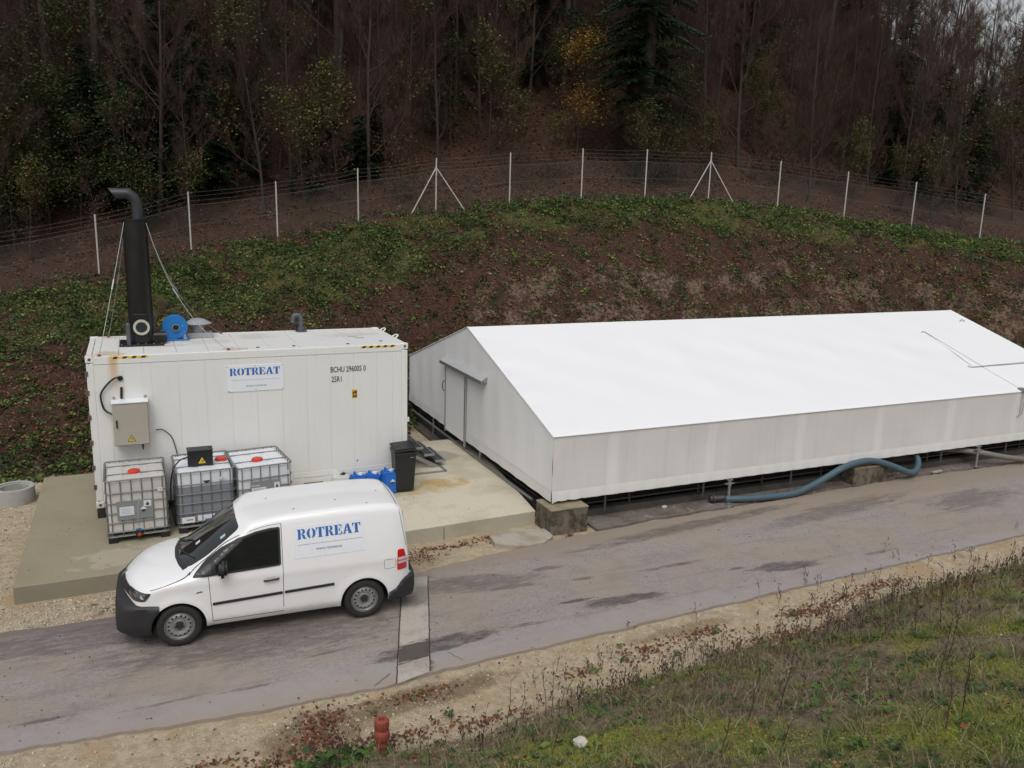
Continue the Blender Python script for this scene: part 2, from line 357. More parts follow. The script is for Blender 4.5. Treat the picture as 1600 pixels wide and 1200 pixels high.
# ------------------------------------------------------------------ road
def road_mat():
    t = NT('wet_asphalt'); n1 = t.noise(.7, 6, .6); n2 = t.noise(7, 6, .65); n3 = t.noise(120, 3, .7); st = t.noise(1, 5, .6, t.vscale((.55, 5, 1)))
    nz = t.noise(3.2, 6, .7)
    sp = t.mapr(t.voro(85), .12, .3, 1, 0)
    n2 = t.noise(26, 6, .75); c = t.mix(t.mapr(n2,.3,.7), (.21,.185,.175), (.33,.29,.272)); c = t.mix(t.mapr(n1, .42, .62, 0, .7), c, (.285,.24,.195)); c = t.mix(t.mapr(t.noise(70,4,.8), .56, .72, 0, .5), c, (.12,.10,.095)); c = t.mix(t.mapr(t.noise(2.2,5,.6), .45, .7, 0, .3), c, (.17,.145,.135))
    c = t.mix(t.mapr(st, .5, .72, 0, .35), c, (.155,.13,.122)); c = t.mix(t.math('MULTIPLY', sp, .4), c, (.38,.36,.35))
    # dry lighter clean edge on the near side
    X, Y, _ = t.sep()
    edge = t.mapr(t.math('ADD', Y, t.math('MULTIPLY', nz, 1.6)), -5.9, -5.2, 1, 0); c = t.mix(t.math('MULTIPLY', edge, .6), c, t.mix(n3, (.27,.243,.25), (.37,.34,.345)))
    far = t.mapr(t.math('ADD', Y, t.math('MULTIPLY', nz, .5)), -3.95, -3.45, 0, 1); c = t.mix(t.math('MULTIPLY', far, .75), c, t.mix(t.mapr(X, 2, 6), (.13,.105,.095), (.25,.205,.155)))
    dirt = t.mapr(t.math('ADD', Y, t.math('MULTIPLY', t.noise(5,6,.75), .9)), -6.42, -6.15, 1, 0); c = t.mix(t.math('MULTIPLY', dirt, .5), c, (.30,.25,.18))
    spk = t.math('MULTIPLY', t.mapr(t.noise(11,6,.8), .60, .66), t.mapr(t.noise(.9,3,.5), .45, .6)); c = t.mix(t.math('MULTIPLY', spk, .65), c, (.09,.075,.072))
    wet = None
    nzs = t.noise(1, 7, .75, t.vscale((2.2, 9, 1))); TR = t.mapr(t.noise(1, 5, .7, t.vscale((5, 34, 1))), .36, .56, .35, 1)
    for b in ((4.6,-6.27,1.0,.20,.09,.5),(4.15,-6.5,.22,.42,0,.5),(7.8,-6.03,.8,.15,-.04,.6),(7.1,-5.78,.35,.05,0,.7),(11.3,-5.95,.75,.17,-.12,.6),(10.4,-5.72,.2,.06,0,.7),
              (5.9,-4.6,1.2,.3,-.12,1.3),(7.6,-5.1,.25,.06,0,.9),(7.2,-4.5,.3,.08,0,.9),(6.4,-4.95,.5,.08,0,1.),(11,-3.72,2.6,.2,.1,1.),(14.6,-4.05,2.3,.3,.12,1.1),(18,-4.6,1.4,.5,.1,1.1),(0.2,-4.25,2.2,.42,-.03,1.2),(2.4,-5.2,2.2,.6,-.05,1.3),
              (3.1,-5.9,.4,.04,.1,1.),(.9,-6.35,.5,.04,.05,1.),(6.1,-6.2,.5,.05,0,1.),(1.9,-6.4,.35,.04,0,1.),(-.4,-6.2,.4,.04,0,1.),(13.5,-6.1,.5,.05,0,1.),(9.3,-5.2,.8,.06,0,1.)):
        m = t.blob(b[0], b[1], b[2], b[3], b[4], .5 if b[5] < .9 else .8, nzs, .9 if b[5] < .9 else 1.1)
        m = t.math('MULTIPLY', m, TR)
        m = t.math('MULTIPLY', m, .95 if b[5] < .9 else (.75 if b[5] < 1.05 else .65))
        wet = m if wet is None else t.math('MAXIMUM', wet, m)
    c = t.mix(t.math('MULTIPLY', wet, .92), c, t.mix(n2, (.05,.041,.043), (.085,.07,.074)))
    r = t.math('SUBTRACT', .82, t.math('MULTIPLY', wet, .35))
    b = t.bump(n3, .35, .008); b = t.bump(n2, .3, .02, b)
    return t.fin(c, r, b, spec=.35)
ROAD = road_mat()
ZR = -.445
def ragged(pts, step, amp, seed):
    r = random.Random(seed); out = []
    for (x0, y0), (x1, y1) in zip(pts, pts[1:]):
        n = max(1, int(math.hypot(x1-x0, y1-y0)/step))
        for k in range(n):
            t_ = k/n; out.append((x0+(x1-x0)*t_+r.uniform(-amp, amp)*.3, y0+(y1-y0)*t_+r.uniform(-amp, amp)+.4*amp*math.sin(5*(x0+(x1-x0)*t_))))
    out.append(pts[-1]); return out
def slab_poly(name, poly, z0, z1, mat, parent=None, bevel=0):
    """extruded plan polygon, triangulated cleanly"""
    vv, ee, ff, *_ = delaunay_2d_cdt([Vector(p) for p in poly], [(i, (i+1) % len(poly)) for i in range(len(poly))], [], 1, 1e-5)
    mb = MB(); n = len(vv); mb.add([(p.x, p.y, z1) for p in vv], [tuple(f) for f in ff])
    m = len(poly); mb.add([(x, y, z1) for x, y in poly]+[(x, y, z0) for x, y in poly], [(i, (i+1) % m, (i+1) % m+m, i+m) for i in range(m)])
    o = mb.build(name, mat, parent, fixn=False)
    b = bmesh.new(); b.from_mesh(o.data); bmesh.ops.remove_doubles(b, verts=b.verts, dist=1e-4); bmesh.ops.recalc_face_normals(b, faces=b.faces)
    if sum(f.normal.z*f.calc_area() for f in b.faces) < 0: bmesh.ops.reverse_faces(b, faces=b.faces)
    b.to_mesh(o.data); b.free()
    if bevel:
        md = o.modifiers.new('bevel', 'BEVEL'); md.width = bevel; md.segments = 2; md.limit_method = 'ANGLE'; md.angle_limit = .7
    return o
near = [(-60,-7.5),(-20,-6.4),(-6,-6.45),(-.8,-6.67),(1.64,-6.93),(3.72,-7.0),(4.22,-6.9),(7.65,-6.81),(11.7,-6.67),(17,-6.5),(40,-6.6),(90,-8)]
farr = [(90,-4.4),(40,-3.3),(21.9,-3.1),(17.5,-2.98),(12.4,-3.17),(9.95,-3.25),(7.83,-3.42),(5.66,-3.72),(4.87,-3.92),(.33,-3.74),(-1.17,-3.67),(-8,-3.3),(-20,-3),(-60,-3.4)]
tag(slab_poly('road', ragged(near, .12, .022, 1)+ragged(farr, .15, .03, 2), -.60, ZR, ROAD), kind='structure')
# apron between road and basin
def apron_mat():
    t = NT('dirty_asphalt_apron'); n1 = t.noise(1.5, 6, .65); n2 = t.noise(11, 6, .7); n3 = t.noise(110, 3, .7)
    c = t.mix(n2, (.12,.10,.092), (.215,.187,.172)); c = t.mix(t.mapr(n1, .5, .66, 0, .8), c, (.105,.08,.06)); c = t.mix(t.mapr(t.noise(4, 4, .6), .6, .68, 0, .7), c, (.32,.29,.27))
    return t.fin(c, .85, t.bump(n3, .4, .01, t.bump(n2, .4, .03)), spec=.3)
APR = apron_mat()
ap = ragged([(60,-3.85),(40,-3.2),(21.9,-3.0),(17.5,-2.88),(12.4,-3.07),(9.95,-3.15),(8.95,-3.28)], .15, .02, 5)+[(8.95,-2.52),(60,-2.52)]
tag(slab_poly('asphalt_apron', ap, -.60, -.437, APR), kind='structure')
def conc(name, a, b, stain, vs=2, dark=.6, rough=.85, extra=None, bd=.008):
    t = NT(name); n1 = t.noise(vs, 6, .6); n2 = t.noise(14, 6, .7); n3 = t.noise(90, 3, .7)
    c = t.mix(n2, a, b); c = t.mix(t.mapr(n1, .45, .65, 0, dark), c, stain); c = t.mix(t.mapr(n3, .62, .7, 0, .5), c, tuple(q*.4 for q in a))
    if extra: c = extra(t, c, n2)
    return t.fin(c, rough, t.bump(n3, .3, bd, t.bump(n2, .3, .02)), spec=.3)
STRIP = conc('pale_concrete_strip', (.33,.295,.26), (.46,.425,.38), (.25,.22,.195), 3,
    extra=lambda t, c, n: t.mix(t.math('MULTIPLY', t.math('MAXIMUM', t.blob(4.5,-6.30,1.2,.24,.09,.3,t.noise(1,7,.75,t.vscale((2.2,9,1))),.9), t.math('MULTIPLY', t.blob(4.75,-4.75,.6,.35,.05,.6,t.noise(3.2,6,.7),.6), .5)), .9), c, (.055,.045,.045)))
tag(slab_poly('drain_strip', ragged([(3.74,-7.02),(4.72,-4.02)],.1,.008,3)+ragged([(5.14,-4.08),(4.22,-6.9)],.1,.008,4), -.44, -.439, STRIP), kind='structure')
CRACK = simple('crack_dark', (.03,.025,.022), .95)
mbk = MB()
for a, b, w_, sd_ in (((3.72,-7.02),(4.71,-4.02),.013,1),((4.23,-6.9),(5.15,-4.08),.013,2),((3.72,-6.75),(3.45,-6.95),.008,3),((5.15,-4.08),(5.5,-4.5),.005,4),((4.75,-6.8),(4.62,-6.5),.006,5)):
    pl = ragged([a, b], .05, .012, sd_)
    for p, q in zip(pl, pl[1:]):
        d = Vector((q[0]-p[0], q[1]-p[1])); n_ = Vector((-d.y, d.x)).normalized()*w_/2
        mbk.add([(p[0]-n_.x,p[1]-n_.y,-.4345),(q[0]-n_.x,q[1]-n_.y,-.4345),(q[0]+n_.x,q[1]+n_.y,-.4345),(p[0]+n_.x,p[1]+n_.y,-.4345)], [(0,1,2,3)])
tag(mbk.build('road_crack', CRACK), kind='structure')
# small pale concrete pad by the corner block
tag(slab_poly('concrete_footing', ragged([(6.75,-3.25),(7.1,-3.52),(7.6,-3.56),(7.95,-3.3),(7.95,-2.9),(7.2,-2.72),(6.8,-2.85)],.08,.02,9), -.5, -.405, conc('pale_concrete_pad', (.30,.27,.22),(.44,.40,.33),(.24,.19,.13))), kind='structure')

# ------------------------------------------------------------------ concrete slab under the container
def slab_extra(t, c, n):
    X, Y, Z_ = t.sep(); nz = t.noise(1.6, 5, .65)
    # greenish-brown damp film at the left end, clean beige at the right
    lm = t.mapr(t.math('ADD', X, t.math('MULTIPLY', t.math('SUBTRACT', nz, .5), 3.)), .5, 3.2, 1, 0)
    c = t.mix(t.math('MULTIPLY', lm, .75), c, t.mix(n, (.15,.13,.075), (.21,.185,.115)))
    c = t.mix(t.math('MULTIPLY', t.blob(1.3,-2.0,1.5,.6,.1,.4,nz,1.3), .6), c, (.40,.36,.28))
    c = t.mix(t.math('MULTIPLY', t.blob(6.6,-.3,.75,.42,.3,.7,nz,.9), .75), c, (.42,.27,.09))
    c = t.mix(t.math('MULTIPLY', t.blob(7.2,1.7,.7,.45,.0,.3,nz,.4), .55), c, (.24,.22,.20))
    c = t.mix(t.math('MULTIPLY', t.blob(5.4,-.3,.6,.5,0,.6,nz,1.), .4), c, (.22,.21,.09))
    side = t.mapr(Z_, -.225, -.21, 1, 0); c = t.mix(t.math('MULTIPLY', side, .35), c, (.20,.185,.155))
    return c
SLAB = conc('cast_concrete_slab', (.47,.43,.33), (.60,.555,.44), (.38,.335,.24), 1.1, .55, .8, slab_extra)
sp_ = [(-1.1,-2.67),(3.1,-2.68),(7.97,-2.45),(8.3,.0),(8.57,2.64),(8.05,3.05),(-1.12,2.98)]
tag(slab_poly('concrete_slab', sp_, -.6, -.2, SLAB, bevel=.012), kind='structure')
mb = MB()
for x in (.95, 5.95): mb.b2((x-.006,-2.682+(.03 if x>5 else 0),-.45),(x+.006,-2.65,-.205))
mb.b2((6.2,.5,-.2),(7.15,.512,-.197))
tag(mb.build('slab_joint', CRACK), kind='structure')

# ------------------------------------------------------------------ shared materials
WHITE = simple('container_white_paint', (.66,.645,.60), .42, var=.03, vs=2, dirt=((.42,.38,.32), .35, 3, .52))
def cont_mat():
    t = NT('weathered_white_container_paint'); n1 = t.noise(1.4, 6, .6); st = t.noise(1, 5, .65, t.vscale((9, 9, .7))); n3 = t.noise(40, 4, .7)
    X, Y, Z_ = t.sep(); nz = t.noise(5, 5, .7)
    c = t.mix(n1, (.66,.66,.645), (.71,.71,.695)); c = t.mix(t.mapr(st, .52, .75, 0, .22), c, (.50,.48,.44))
    c = t.mix(t.mapr(n3, .68, .74, 0, .5), c, (.35,.30,.24))
    # rust run under the roof edge at the left
    dx = t.math('ABSOLUTE', t.math('SUBTRACT', X, t.math('ADD', .40, t.math('MULTIPLY', st, .1))))
    run = t.math('MULTIPLY', t.mapr(dx, .02, .12, 1, 0), t.mapr(Z_, 1.9, 2.85, 0, 1))
    face = t.mapr(Y, .02, .1, 1, 0)
    c = t.mix(t.math('MULTIPLY', t.math('MULTIPLY', run, face), .75), c, (.55,.34,.12))
    roof = t.mapr(Z_, 2.87, 2.9, 0, 1)
    r1 = t.math('MAXIMUM', t.blob(.35,.25,.3,.3,0,.7,nz,1.4), t.math('MAXIMUM', t.blob(.5,2.2,.35,.15,0,.5,nz,1.3), t.math('MAXIMUM', t.blob(2.6,.25,.25,.18,0,.6,nz,1.2), t.blob(1.5,.95,.35,.1,0,.6,nz,1.2))))
    c = t.mix(t.math('MULTIPLY', t.math('MULTIPLY', r1, roof), .7), c, (.46,.29,.12))
    r2 = t.math('MAXIMUM', t.blob(3.2,1.7,.5,.35,0,.6,nz,1.3), t.math('MAXIMUM', t.blob(5.2,1.5,.6,.3,0,.6,nz,1.4), t.blob(2.1,1.3,.5,.35,0,.6,nz,1.3)))
    c = t.mix(t.math('MULTIPLY', t.math('MULTIPLY', r2, roof), .4), c, (.36,.31,.25))
    c = t.mix(t.math('MULTIPLY', t.mapr(t.math('ADD', Z_, t.math('MULTIPLY', st, .2)), .3, .05, 0, .5), 1), c, (.45,.40,.32))
    return t.fin(c, .45, spec=.4)
CONT = cont_mat()
GALV = simple('galvanised_steel', (.36,.37,.38), .45, .75, var=.15, vs=25)
CAGE = simple('ibc_cage_steel', (.22,.225,.23), .5, .6, var=.15, vs=25)
DSTEEL = simple('dark_steel', (.10,.10,.105), .5, .5, var=.2)
BLACK = simple('black_plastic', (.014,.014,.016), .45, var=.15, bump=.1, bs=200, bd=.001)
BLACKM = simple('black_painted_steel', (.007,.0065,.007), .38, var=.2, vs=3)
GREYPVC = simple('grey_pvc_pipe', (.075,.085,.105), .45)
RUST = simple('rusty_steel', (.16,.07,.03), .85, var=.4, vs=20)
YEL = simple('warning_yellow', (.75,.50,.03), .5)
BLUEINK = simple('blue_print', (.012,.125,.40), .5, var=.05)
INK = simple('black_print', (.02,.02,.022), .6)
GREYINK = simple('grey_blue_print', (.16,.19,.28), .6)
SIGNW = simple('white_sign_board', (.72,.74,.78), .35, var=.02)
REDCAP = simple('red_plastic_lid', (.52,.045,.02), .45, var=.15, dirt=((.6,.25,.15),.4,20))

# ------------------------------------------------------------------ shipping container
L, W, H = 6.058, 2.438, 2.896
ct = thing('shipping_container', 'long white refrigerated container with blue lettered sign board, rust runs and bright seams', 'container', (0, 0, 0))
mb = MB(); mb.b2((.06,.0115,.06),(L-.06,W-.03,H-.06)); mb.build('body', CONT, ct)
mb = MB()
mb.b2((.12,-.002,H-.16),(L-.12,.10,H-.005)); mb.b2((.12,W-.1,H-.16),(L-.12,W,H-.005))
mb.b2((.0,.12,H-.14),(.10,W-.12,H-.01)); mb.b2((L-.10,.12,H-.14),(L,W-.12,H-.01)); mb.build('top_rail', CONT, ct, bevel=.015, seg=3)
mb = MB(); mb.b2((.14,.0,.175),(L-.14,.09,.30)); mb.b2((.14,.004,.0),(3.84,.05,.174)); mb.b2((4.23,.004,.0),(L-.14,.05,.174))
mb.b2((0,.12,.0),(.1,W-.12,.28)); mb.b2((L-.1,.12,.0),(L,W-.12,.28)); mb.build('bottom_rail', CONT, ct, bevel=.01)
mb = MB(); mb.b2((3.80,.03,-.0),(4.27,.5,.19)); mb.build('fork_pocket', BLACK, ct)
mb = MB(); mb.b2((.17,.2,-.02),(L-.17,W-.2,.06)); mb.build('underframe', DSTEEL, ct)
for x in (0, L-.13):
    for y in (0, W-.13):
        mb = MB(); mb.b2((x+.004,y+.004,.14),(x+.126,y+.126,H-.14)); mb.build('corner_post', CONT, ct, bevel=.012)
        for z in (0, H-.12):
            mb = MB(); mb.b2((x-.006,y-.006,z),(x+.136,y+.136,z+.124)); cc = mb.build('corner_casting', CONT, ct, bevel=.012)
            mb = MB(); mb.lathe((x+.065, (y-.008) if y == 0 else y+.138, z+.062), [(0,0),(.026,0),(.03,.004),(.034,.004)], 14, 'Y'); mb.build('casting_hole', DSTEEL, cc)
# side wall panels with recessed joints, roof sheets
edges = [.14,.36,.60,1.08,1.55,2.03,2.50,2.98,3.46,3.94,4.42,4.90,5.38,5.72,5.915]
for a, b in zip(edges, edges[1:]):
    mb = MB(); mb.b2((a+.0015,.004+random.uniform(0,.002),.303),(b-.0015,.011,H-.163)); mb.build('wall_panel', CONT, ct, bevel=.002)
re_ = [.11,.55,.98,1.55,2.12,2.70,3.28,3.86,4.44,5.0,5.5,5.945]
for a, b in zip(re_, re_[1:]):
    mb = MB(); mb.b2((a+.003,.105,H-.06),(b-.003,W-.105,H-.006-random.uniform(0,.003))); mb.build('roof_panel', CONT, ct, bevel=.003)
mb = MB(); mb.b2((.012,.135,.285),(.055,W-.135,H-.145)); mb.build('door', CONT, ct, bevel=.006)
for z in (.42,.80,1.28,1.76,2.22,2.58):
    mb = MB(); mb.b2((-.022,-.004,z-.045),(.03,.02,z+.045)); mb.cyl((-.012,-.012,z-.05),(-.012,-.012,z+.05),.012,8); mb.build('hinge', simple('hinge_grey', (.14,.10,.11), .6), ct) if z == .42 else mb.build('hinge', bpy.data.materials['hinge_grey'], ct)
# right-hand end: handle lugs and locking hardware seen over the roof edge
for y in (1.0, 2.0):
    mb = MB(); mb.tube(bezier([(L-.02,y-.12,H-.03),(L+.05,y-.09,H+.02),(L+.07,y,H+.03),(L+.05,y+.09,H+.02),(L-.02,y+.12,H-.03)],5),.018,8); mb.build('lifting_lug', CONT, ct, smooth=True)
mb = MB(); mb.b2((L,.03,1.18),(L+.05,.09,1.28)); mb.build('latch', CONT, ct, bevel=.01)
mb = MB()
for x, y in ((3.05,.28),(3.75,.28),(4.85,.28),(5.6,.45)): mb.lathe((x,y,H-.004),[(0,.012),(.03,.012),(.035,0)],8)
mb.build('roof_plug', GREYPVC, ct)
for k, (x, y) in enumerate(((5.08,1.15),(5.2,.95))): mb = MB(); mb.b2((x,y,H-.002),(x+.18,y+.1,H)); mb.build('faded_decal', GREYPVC if False else simple('faded_print', (.42,.42,.44), .6), ct)
# hazard stripes
def hazard(x0, x1):
    z0, z1, y = H-.06, H-.018, -.004; mb = MB(); mb.b2((x0,y,z0),(x1,0,z1)); st = mb.build('hazard_tape', YEL, ct)
    mb = MB(); n = int((x1-x0)/.135)
    for i in range(n):
        a = x0+(i+.15)*(x1-x0)/n; d = .07; mb.prism([(a,z0),(a+d,z0),(a+d+.03,z1),(a+.03,z1)], y-.002, y, 'Y')
    mb.build('stripe', INK, st)
hazard(.42, 1.05); hazard(5.05, 5.80)
# sign board
mb = MB(); mb.b2((2.42,-.008,2.08),(3.49,.004,2.60)); sb = mb.build('sign_board', SIGNW, ct)
logo(sb, BLUEINK, 2.47, 2.40, .96, .145, -.008)
text('web_address', 'www.rotreat.at', .062, GREYINK, sb, Matrix.Translation((2.96,-.009,2.17)) @ FRONT, align='CENTER')
mb = MB(); mb.b2((2.50,-.0095,2.305),(3.42,-.008,2.309)); mb.build('printed_line', GREYINK, sb)
mb = MB()
for x in (2.44,2.95,3.47):
    for z in (2.10,2.58): mb.lathe((x,-.008,z),[(0,-.004),(.008,-.003),(.009,0)],8,'Y')
mb.build('screw', DSTEEL, sb)
text('container_number', 'BCHU 296005 0', .165, INK, ct, Matrix.Translation((4.42,.0015,2.36)) @ FRONT, sx=.66, bold=.002)
text('size_code', '25R1', .165, INK, ct, Matrix.Translation((4.44,.0015,2.16)) @ FRONT, sx=.66, bold=.002)
mb = MB(); mb.b2((4.86,-.001,1.80),(4.97,.0035,1.97)); dl = mb.build('yellow_decal', simple('orange_label', (.62,.33,.02), .5), ct)
mb = MB(); mb.b2((4.875,-.003,1.815),(4.91,-.001,1.86)); mb.b2((4.92,-.003,1.815),(4.955,-.001,1.86)); mb.b2((4.875,-.003,1.89),(4.90,-.001,1.93)); mb.b2((4.91,-.003,1.895),(4.955,-.001,1.945)); mb.b2((4.87,-.003,1.875),(4.96,-.001,1.88)); mb.build('decal_print', INK, dl)
mb = MB(); mb.b2((4.93,.001,.435),(4.99,.0035,.445)); mb.b2((4.955,.001,.41),(4.965,.0035,.47)); mb.build('cross_mark', GREYINK, ct)
# support blocks
mb = MB(); mb.b2((.0,.01,-.2),(.13,.20,.0)); mb.b2((.0,W-.2,-.2),(.13,W-.01,0)); mb.b2((L-.2,.01,-.2),(L-.02,.2,0)); mb.b2((L-.2,W-.2,-.2),(L-.02,W-.02,0)); mb.build('support_block', simple('dark_timber', (.028,.018,.014), .8), ct, bevel=.01)

# ------------------------------------------------------------------ on the roof
zr = H
stk = thing('exhaust_stack', 'tall black exhaust stack with bent grey top pipe on the container roof', 'chimney', (.97,1.3,zr))
mb = MB(); mb.b2((.56,.96,zr-.004),(1.36,1.66,zr+.035)); ba = mb.build('base_plate', BLACKM, stk, bevel=.005)
mb = MB()
for i in range(6):
    for y in (.99, 1.62): mb.lathe((.60+i*.144,y,zr+.035),[(.013,0),(.013,.014),(0,.014)],6)
mb.build('bolt', GALV, ba)
mb = MB(); mb.lathe((.97,1.3,0),[(0,zr+.03),(.235,zr+.03),(.235,zr+.06),(.225,zr+.06),(.225,5.30),(.25,5.30),(.25,5.33),(.14,5.335),(0,5.335)],40); mb.build('tube', BLACKM, stk, smooth=True)
mb = MB(); mb.b2((.845,1.06,zr+.03),(1.095,1.2,zr+.62)); mb.build('inspection_panel', BLACKM, stk, bevel=.01)
mb = MB(); mb.lathe((.97,1.06,zr+.36),[(.105,0),(.105,-.05),(.15,-.05),(.15,0)],32,'Y'); mb.build('inspection_ring', simple('ivory_ring', (.42,.42,.34), .5), stk, smooth=True)
mb = MB(); mb.lathe((.97,1.03,zr+.36),[(0,0),(.108,0)],32,'Y'); mb.build('ring_cover', simple('dark_window', (.03,.04,.042), .15), stk)
el = bezier([(1.03,1.3,5.3),(1.03,1.3,5.52),(1.0,1.3,5.69),(.90,1.3,5.79),(.80,1.3,5.80)],6)
mb = MB(); mb.tube(el, .10, 20, caps=False)
P1 = el[-1]; nn = 20
mb2 = MB(); tip = [Vector((.80,1.3+.10*math.cos(2*PI*k/nn), 5.80+.10*math.sin(2*PI*k/nn))) for k in range(nn)]
tip2 = [p+Vector((-.12-.14*(math.sin(2*PI*k/nn)*.5+.5),0,0)) for k, p in enumerate(tip)]
mb.add(tip+tip2, [(k,(k+1)%nn,(k+1)%nn+nn,k+nn) for k in range(nn)])
mb.build('outlet_elbow', simple('dark_grey_pipe', (.028,.03,.036), .45), stk, smooth=True)
mb = MB(); mb.cyl((1.0,1.3,zr+.14),(1.42,1.3,zr+.14),.09,16); mb.b2((1.15,1.17,zr+.03),(1.42,1.43,zr+.16)); mb.build('side_duct', BLACKM, stk, smooth=True)
mb = MB(); mb.cyl((.73,1.05,zr+.02),(.73,1.05,zr+.42),.042,14); mb.lathe((.73,1.05,zr+.42),[(.042,0),(.03,.03),(0,.035)],14); mb.build('side_pipe', GREYPVC, stk, smooth=True)
mb = MB(); mb.tube(bezier([(1.12,1.1,zr+.26),(1.19,1.06,zr+.12),(1.25,1.02,zr+.04)],4),.008,6); mb.build('cable', BLACK, stk)
CABLE = simple('guy_cable', (.28,.28,.27), .5, .6)
for A, B, bow, lb in (((.78,1.16,5.26),(.23,.03,zr),(-.02,-.0,-.12),'steel guy cable running from stack top to front left roof corner'),((.80,1.42,5.26),(.34,2.3,zr),(0,0,-.12),'steel guy cable from stack top to rear left roof edge'),
                      ((1.17,1.16,5.26),(2.48,.12,zr),(-.12,0,-.30),'sagging steel guy cable from stack top to front roof edge above sign'),((1.17,1.42,5.26),(2.55,2.32,zr),(-.12,0,-.30),'sagging steel guy cable from stack top to rear roof edge')):
    A, B = Vector(A), Vector(B); pts = []
    for i in range(15): t_ = i/14; pts.append(A.lerp(B, t_)+Vector(bow)*4*t_*(1-t_))
    g = thing('guy_cable', lb, 'cable', tuple(B), group='cables bracing the exhaust stack')
    mb = MB(); mb.tube(pts, .007, 6); mb.build('rope', CABLE, g, smooth=True)
    m_ = pts[6]; d_ = (pts[8]-pts[6]).normalized(); mb = MB(); mb.tube([m_-d_*.10, m_+d_*.10], .015, 8); mb.build('turnbuckle', GALV, g)
    mb = MB(); mb.lathe(tuple(B),[(0,.03),(.025,.03),(.035,0),(0,-.002)],10); mb.build('anchor', RUST, g)
BLUE = simple('blue_enamel', (.012,.16,.46), .35, var=.08)
bl = thing('blower', 'round blue blower with dark inlet beside the stack on the container roof', 'blower', (1.6,1.55,zr))
mb = MB(); mb.lathe((1.60,1.52,zr+.28),[(0,0),(.235,0),(.245,.012),(.245,.15),(.235,.162),(0,.162)],40,'Y'); mb.b2((1.36,1.522,zr+.03),(1.61,1.68,zr+.28)); mb.build('casing', BLUE, bl, smooth=True, bevel=0)
mb = MB(); mb.lathe((1.61,1.52,zr+.27),[(.07,0),(.07,-.06),(.06,-.06),(.058,0)],24,'Y'); mb.build('inlet_ring', GALV, bl, smooth=True)
mb = MB(); mb.lathe((1.61,1.512,zr+.27),[(0,0),(.062,0)],24,'Y'); mb.build('inlet_mouth', BLACK, bl)
mb = MB(); mb.b2((1.35,1.5,zr-.004),(1.86,1.72,zr+.03)); mb.build('foot', BLUE, bl, bevel=.005)
mb = MB(); mb.cyl((1.72,1.68,zr+.27),(1.72,1.98,zr+.27),.11,20); mb.build('motor', simple('grey_enamel', (.25,.26,.28), .5), bl, smooth=True)
mb = MB(); mb.lathe((1.74,1.515,zr+.30),[(0,-.008),(.014,-.006),(.016,0)],10,'Y'); mb.lathe((1.78,1.515,zr+.05),[(0,-.02),(.03,-.02),(.035,0)],12,'Y'); mb.build('drain_plug', GALV, bl)
rv = thing('roof_vent', 'grey mushroom roof vent on a flat base right of the blue blower', 'vent', (2.05,1.95,zr))
GREYM = simple('grey_painted_metal', (.30,.31,.33), .5)
mb = MB(); mb.b2((1.82,1.75,zr-.004),(2.34,2.12,zr+.10)); mb.build('base', GREYM, rv, bevel=.01)
mb = MB(); mb.lathe((2.06,1.93,zr+.1),[(.12,0),(.12,.14),(.13,.14),(.13,.16),(.11,.16),(.11,.2)],24); mb.build('neck', GREYM, rv, smooth=True)
mb = MB(); mb.lathe((2.06,1.93,zr+.28),[(.27,.0),(.275,.012),(.12,.10),(.04,.115),(0,.115)],32); mb.lathe((2.06,1.93,zr+.28),[(.27,0),(.1,.03),(0,.03)],32); mb.build('hood', GREYM, rv, smooth=True)
gp = thing('vent_pipe', 'small grey gooseneck pipe at the rear edge of the container roof', 'pipe', (4.25,2.2,zr))
mb = MB(); mb.lathe((4.25,2.2,zr-.004),[(0,.02),(.13,.02),(.13,0)],20); mb.lathe((4.25,2.2,zr+.015),[(.075,0),(.075,.07),(.06,.08),(.055,.08)],20); mb.build('flange', GREYPVC, gp, smooth=True)
mb = MB(); mb.tube(bezier([(4.25,2.2,zr+.05),(4.25,2.2,zr+.26),(4.23,2.2,zr+.34),(4.16,2.2,zr+.37),(4.09,2.2,zr+.34),(4.07,2.2,zr+.26),(4.07,2.2,zr+.2)],5),.05,14); mb.build('gooseneck', GREYPVC, gp, smooth=True)

# ------------------------------------------------------------------ electrical cabinet and cables on the front wall
def warn(parent, x, z, y, s, name='warning_sign'):
    mb = MB(); mb.prism([(x-s/2,z),(x+s/2,z),(x,z+s*.87)], y-.002, y, 'Y'); o = mb.build(name, INK, parent, world=True)
    t_ = .1*s; mb = MB(); mb.prism([(x-s/2+t_*1.2,z+t_*.7),(x+s/2-t_*1.2,z+t_*.7),(x,z+s*.87-t_*1.4)], y-.0035, y-.002, 'Y'); mb.build('yellow_field', YEL, o, world=True)
    mb = MB(); mb.b2((x-s*.17,y-.005,z+s*.18),(x+s*.2,y-.0035,z+s*.24)); mb.b2((x-.02*s,y-.005,z+s*.30),(x+s*.22,y-.0035,z+s*.36)); mb.prism([(x-.1*s,z+.4*s),(x+.12*s,z+.36*s),(x+.0*s,z+.5*s)], y-.005, y-.0035, 'Y'); mb.build('symbol', INK, o, world=True)
    return o
BEIGE = simple('beige_enamel', (.36,.335,.28), .5, var=.05, dirt=((.25,.2,.15), .3, 5, .6))
cb = thing('electrical_cabinet', 'beige steel electrical cabinet with yellow warning triangle on the container wall', 'cabinet', (.67,-.15,1.2))
mb = MB(); mb.b2((.385,-.27,1.25),(.985,.0,2.05)); mb.build('housing', BEIGE, cb, bevel=.008)
mb = MB(); mb.b2((.395,-.288,1.265),(.975,-.272,2.035)); mb.build('door', BEIGE, cb, bevel=.006)
mb = MB(); mb.b2((.375,-.30,2.05),(.995,.0,2.075)); mb.build('top_cover', SIGNW, cb, bevel=.006)
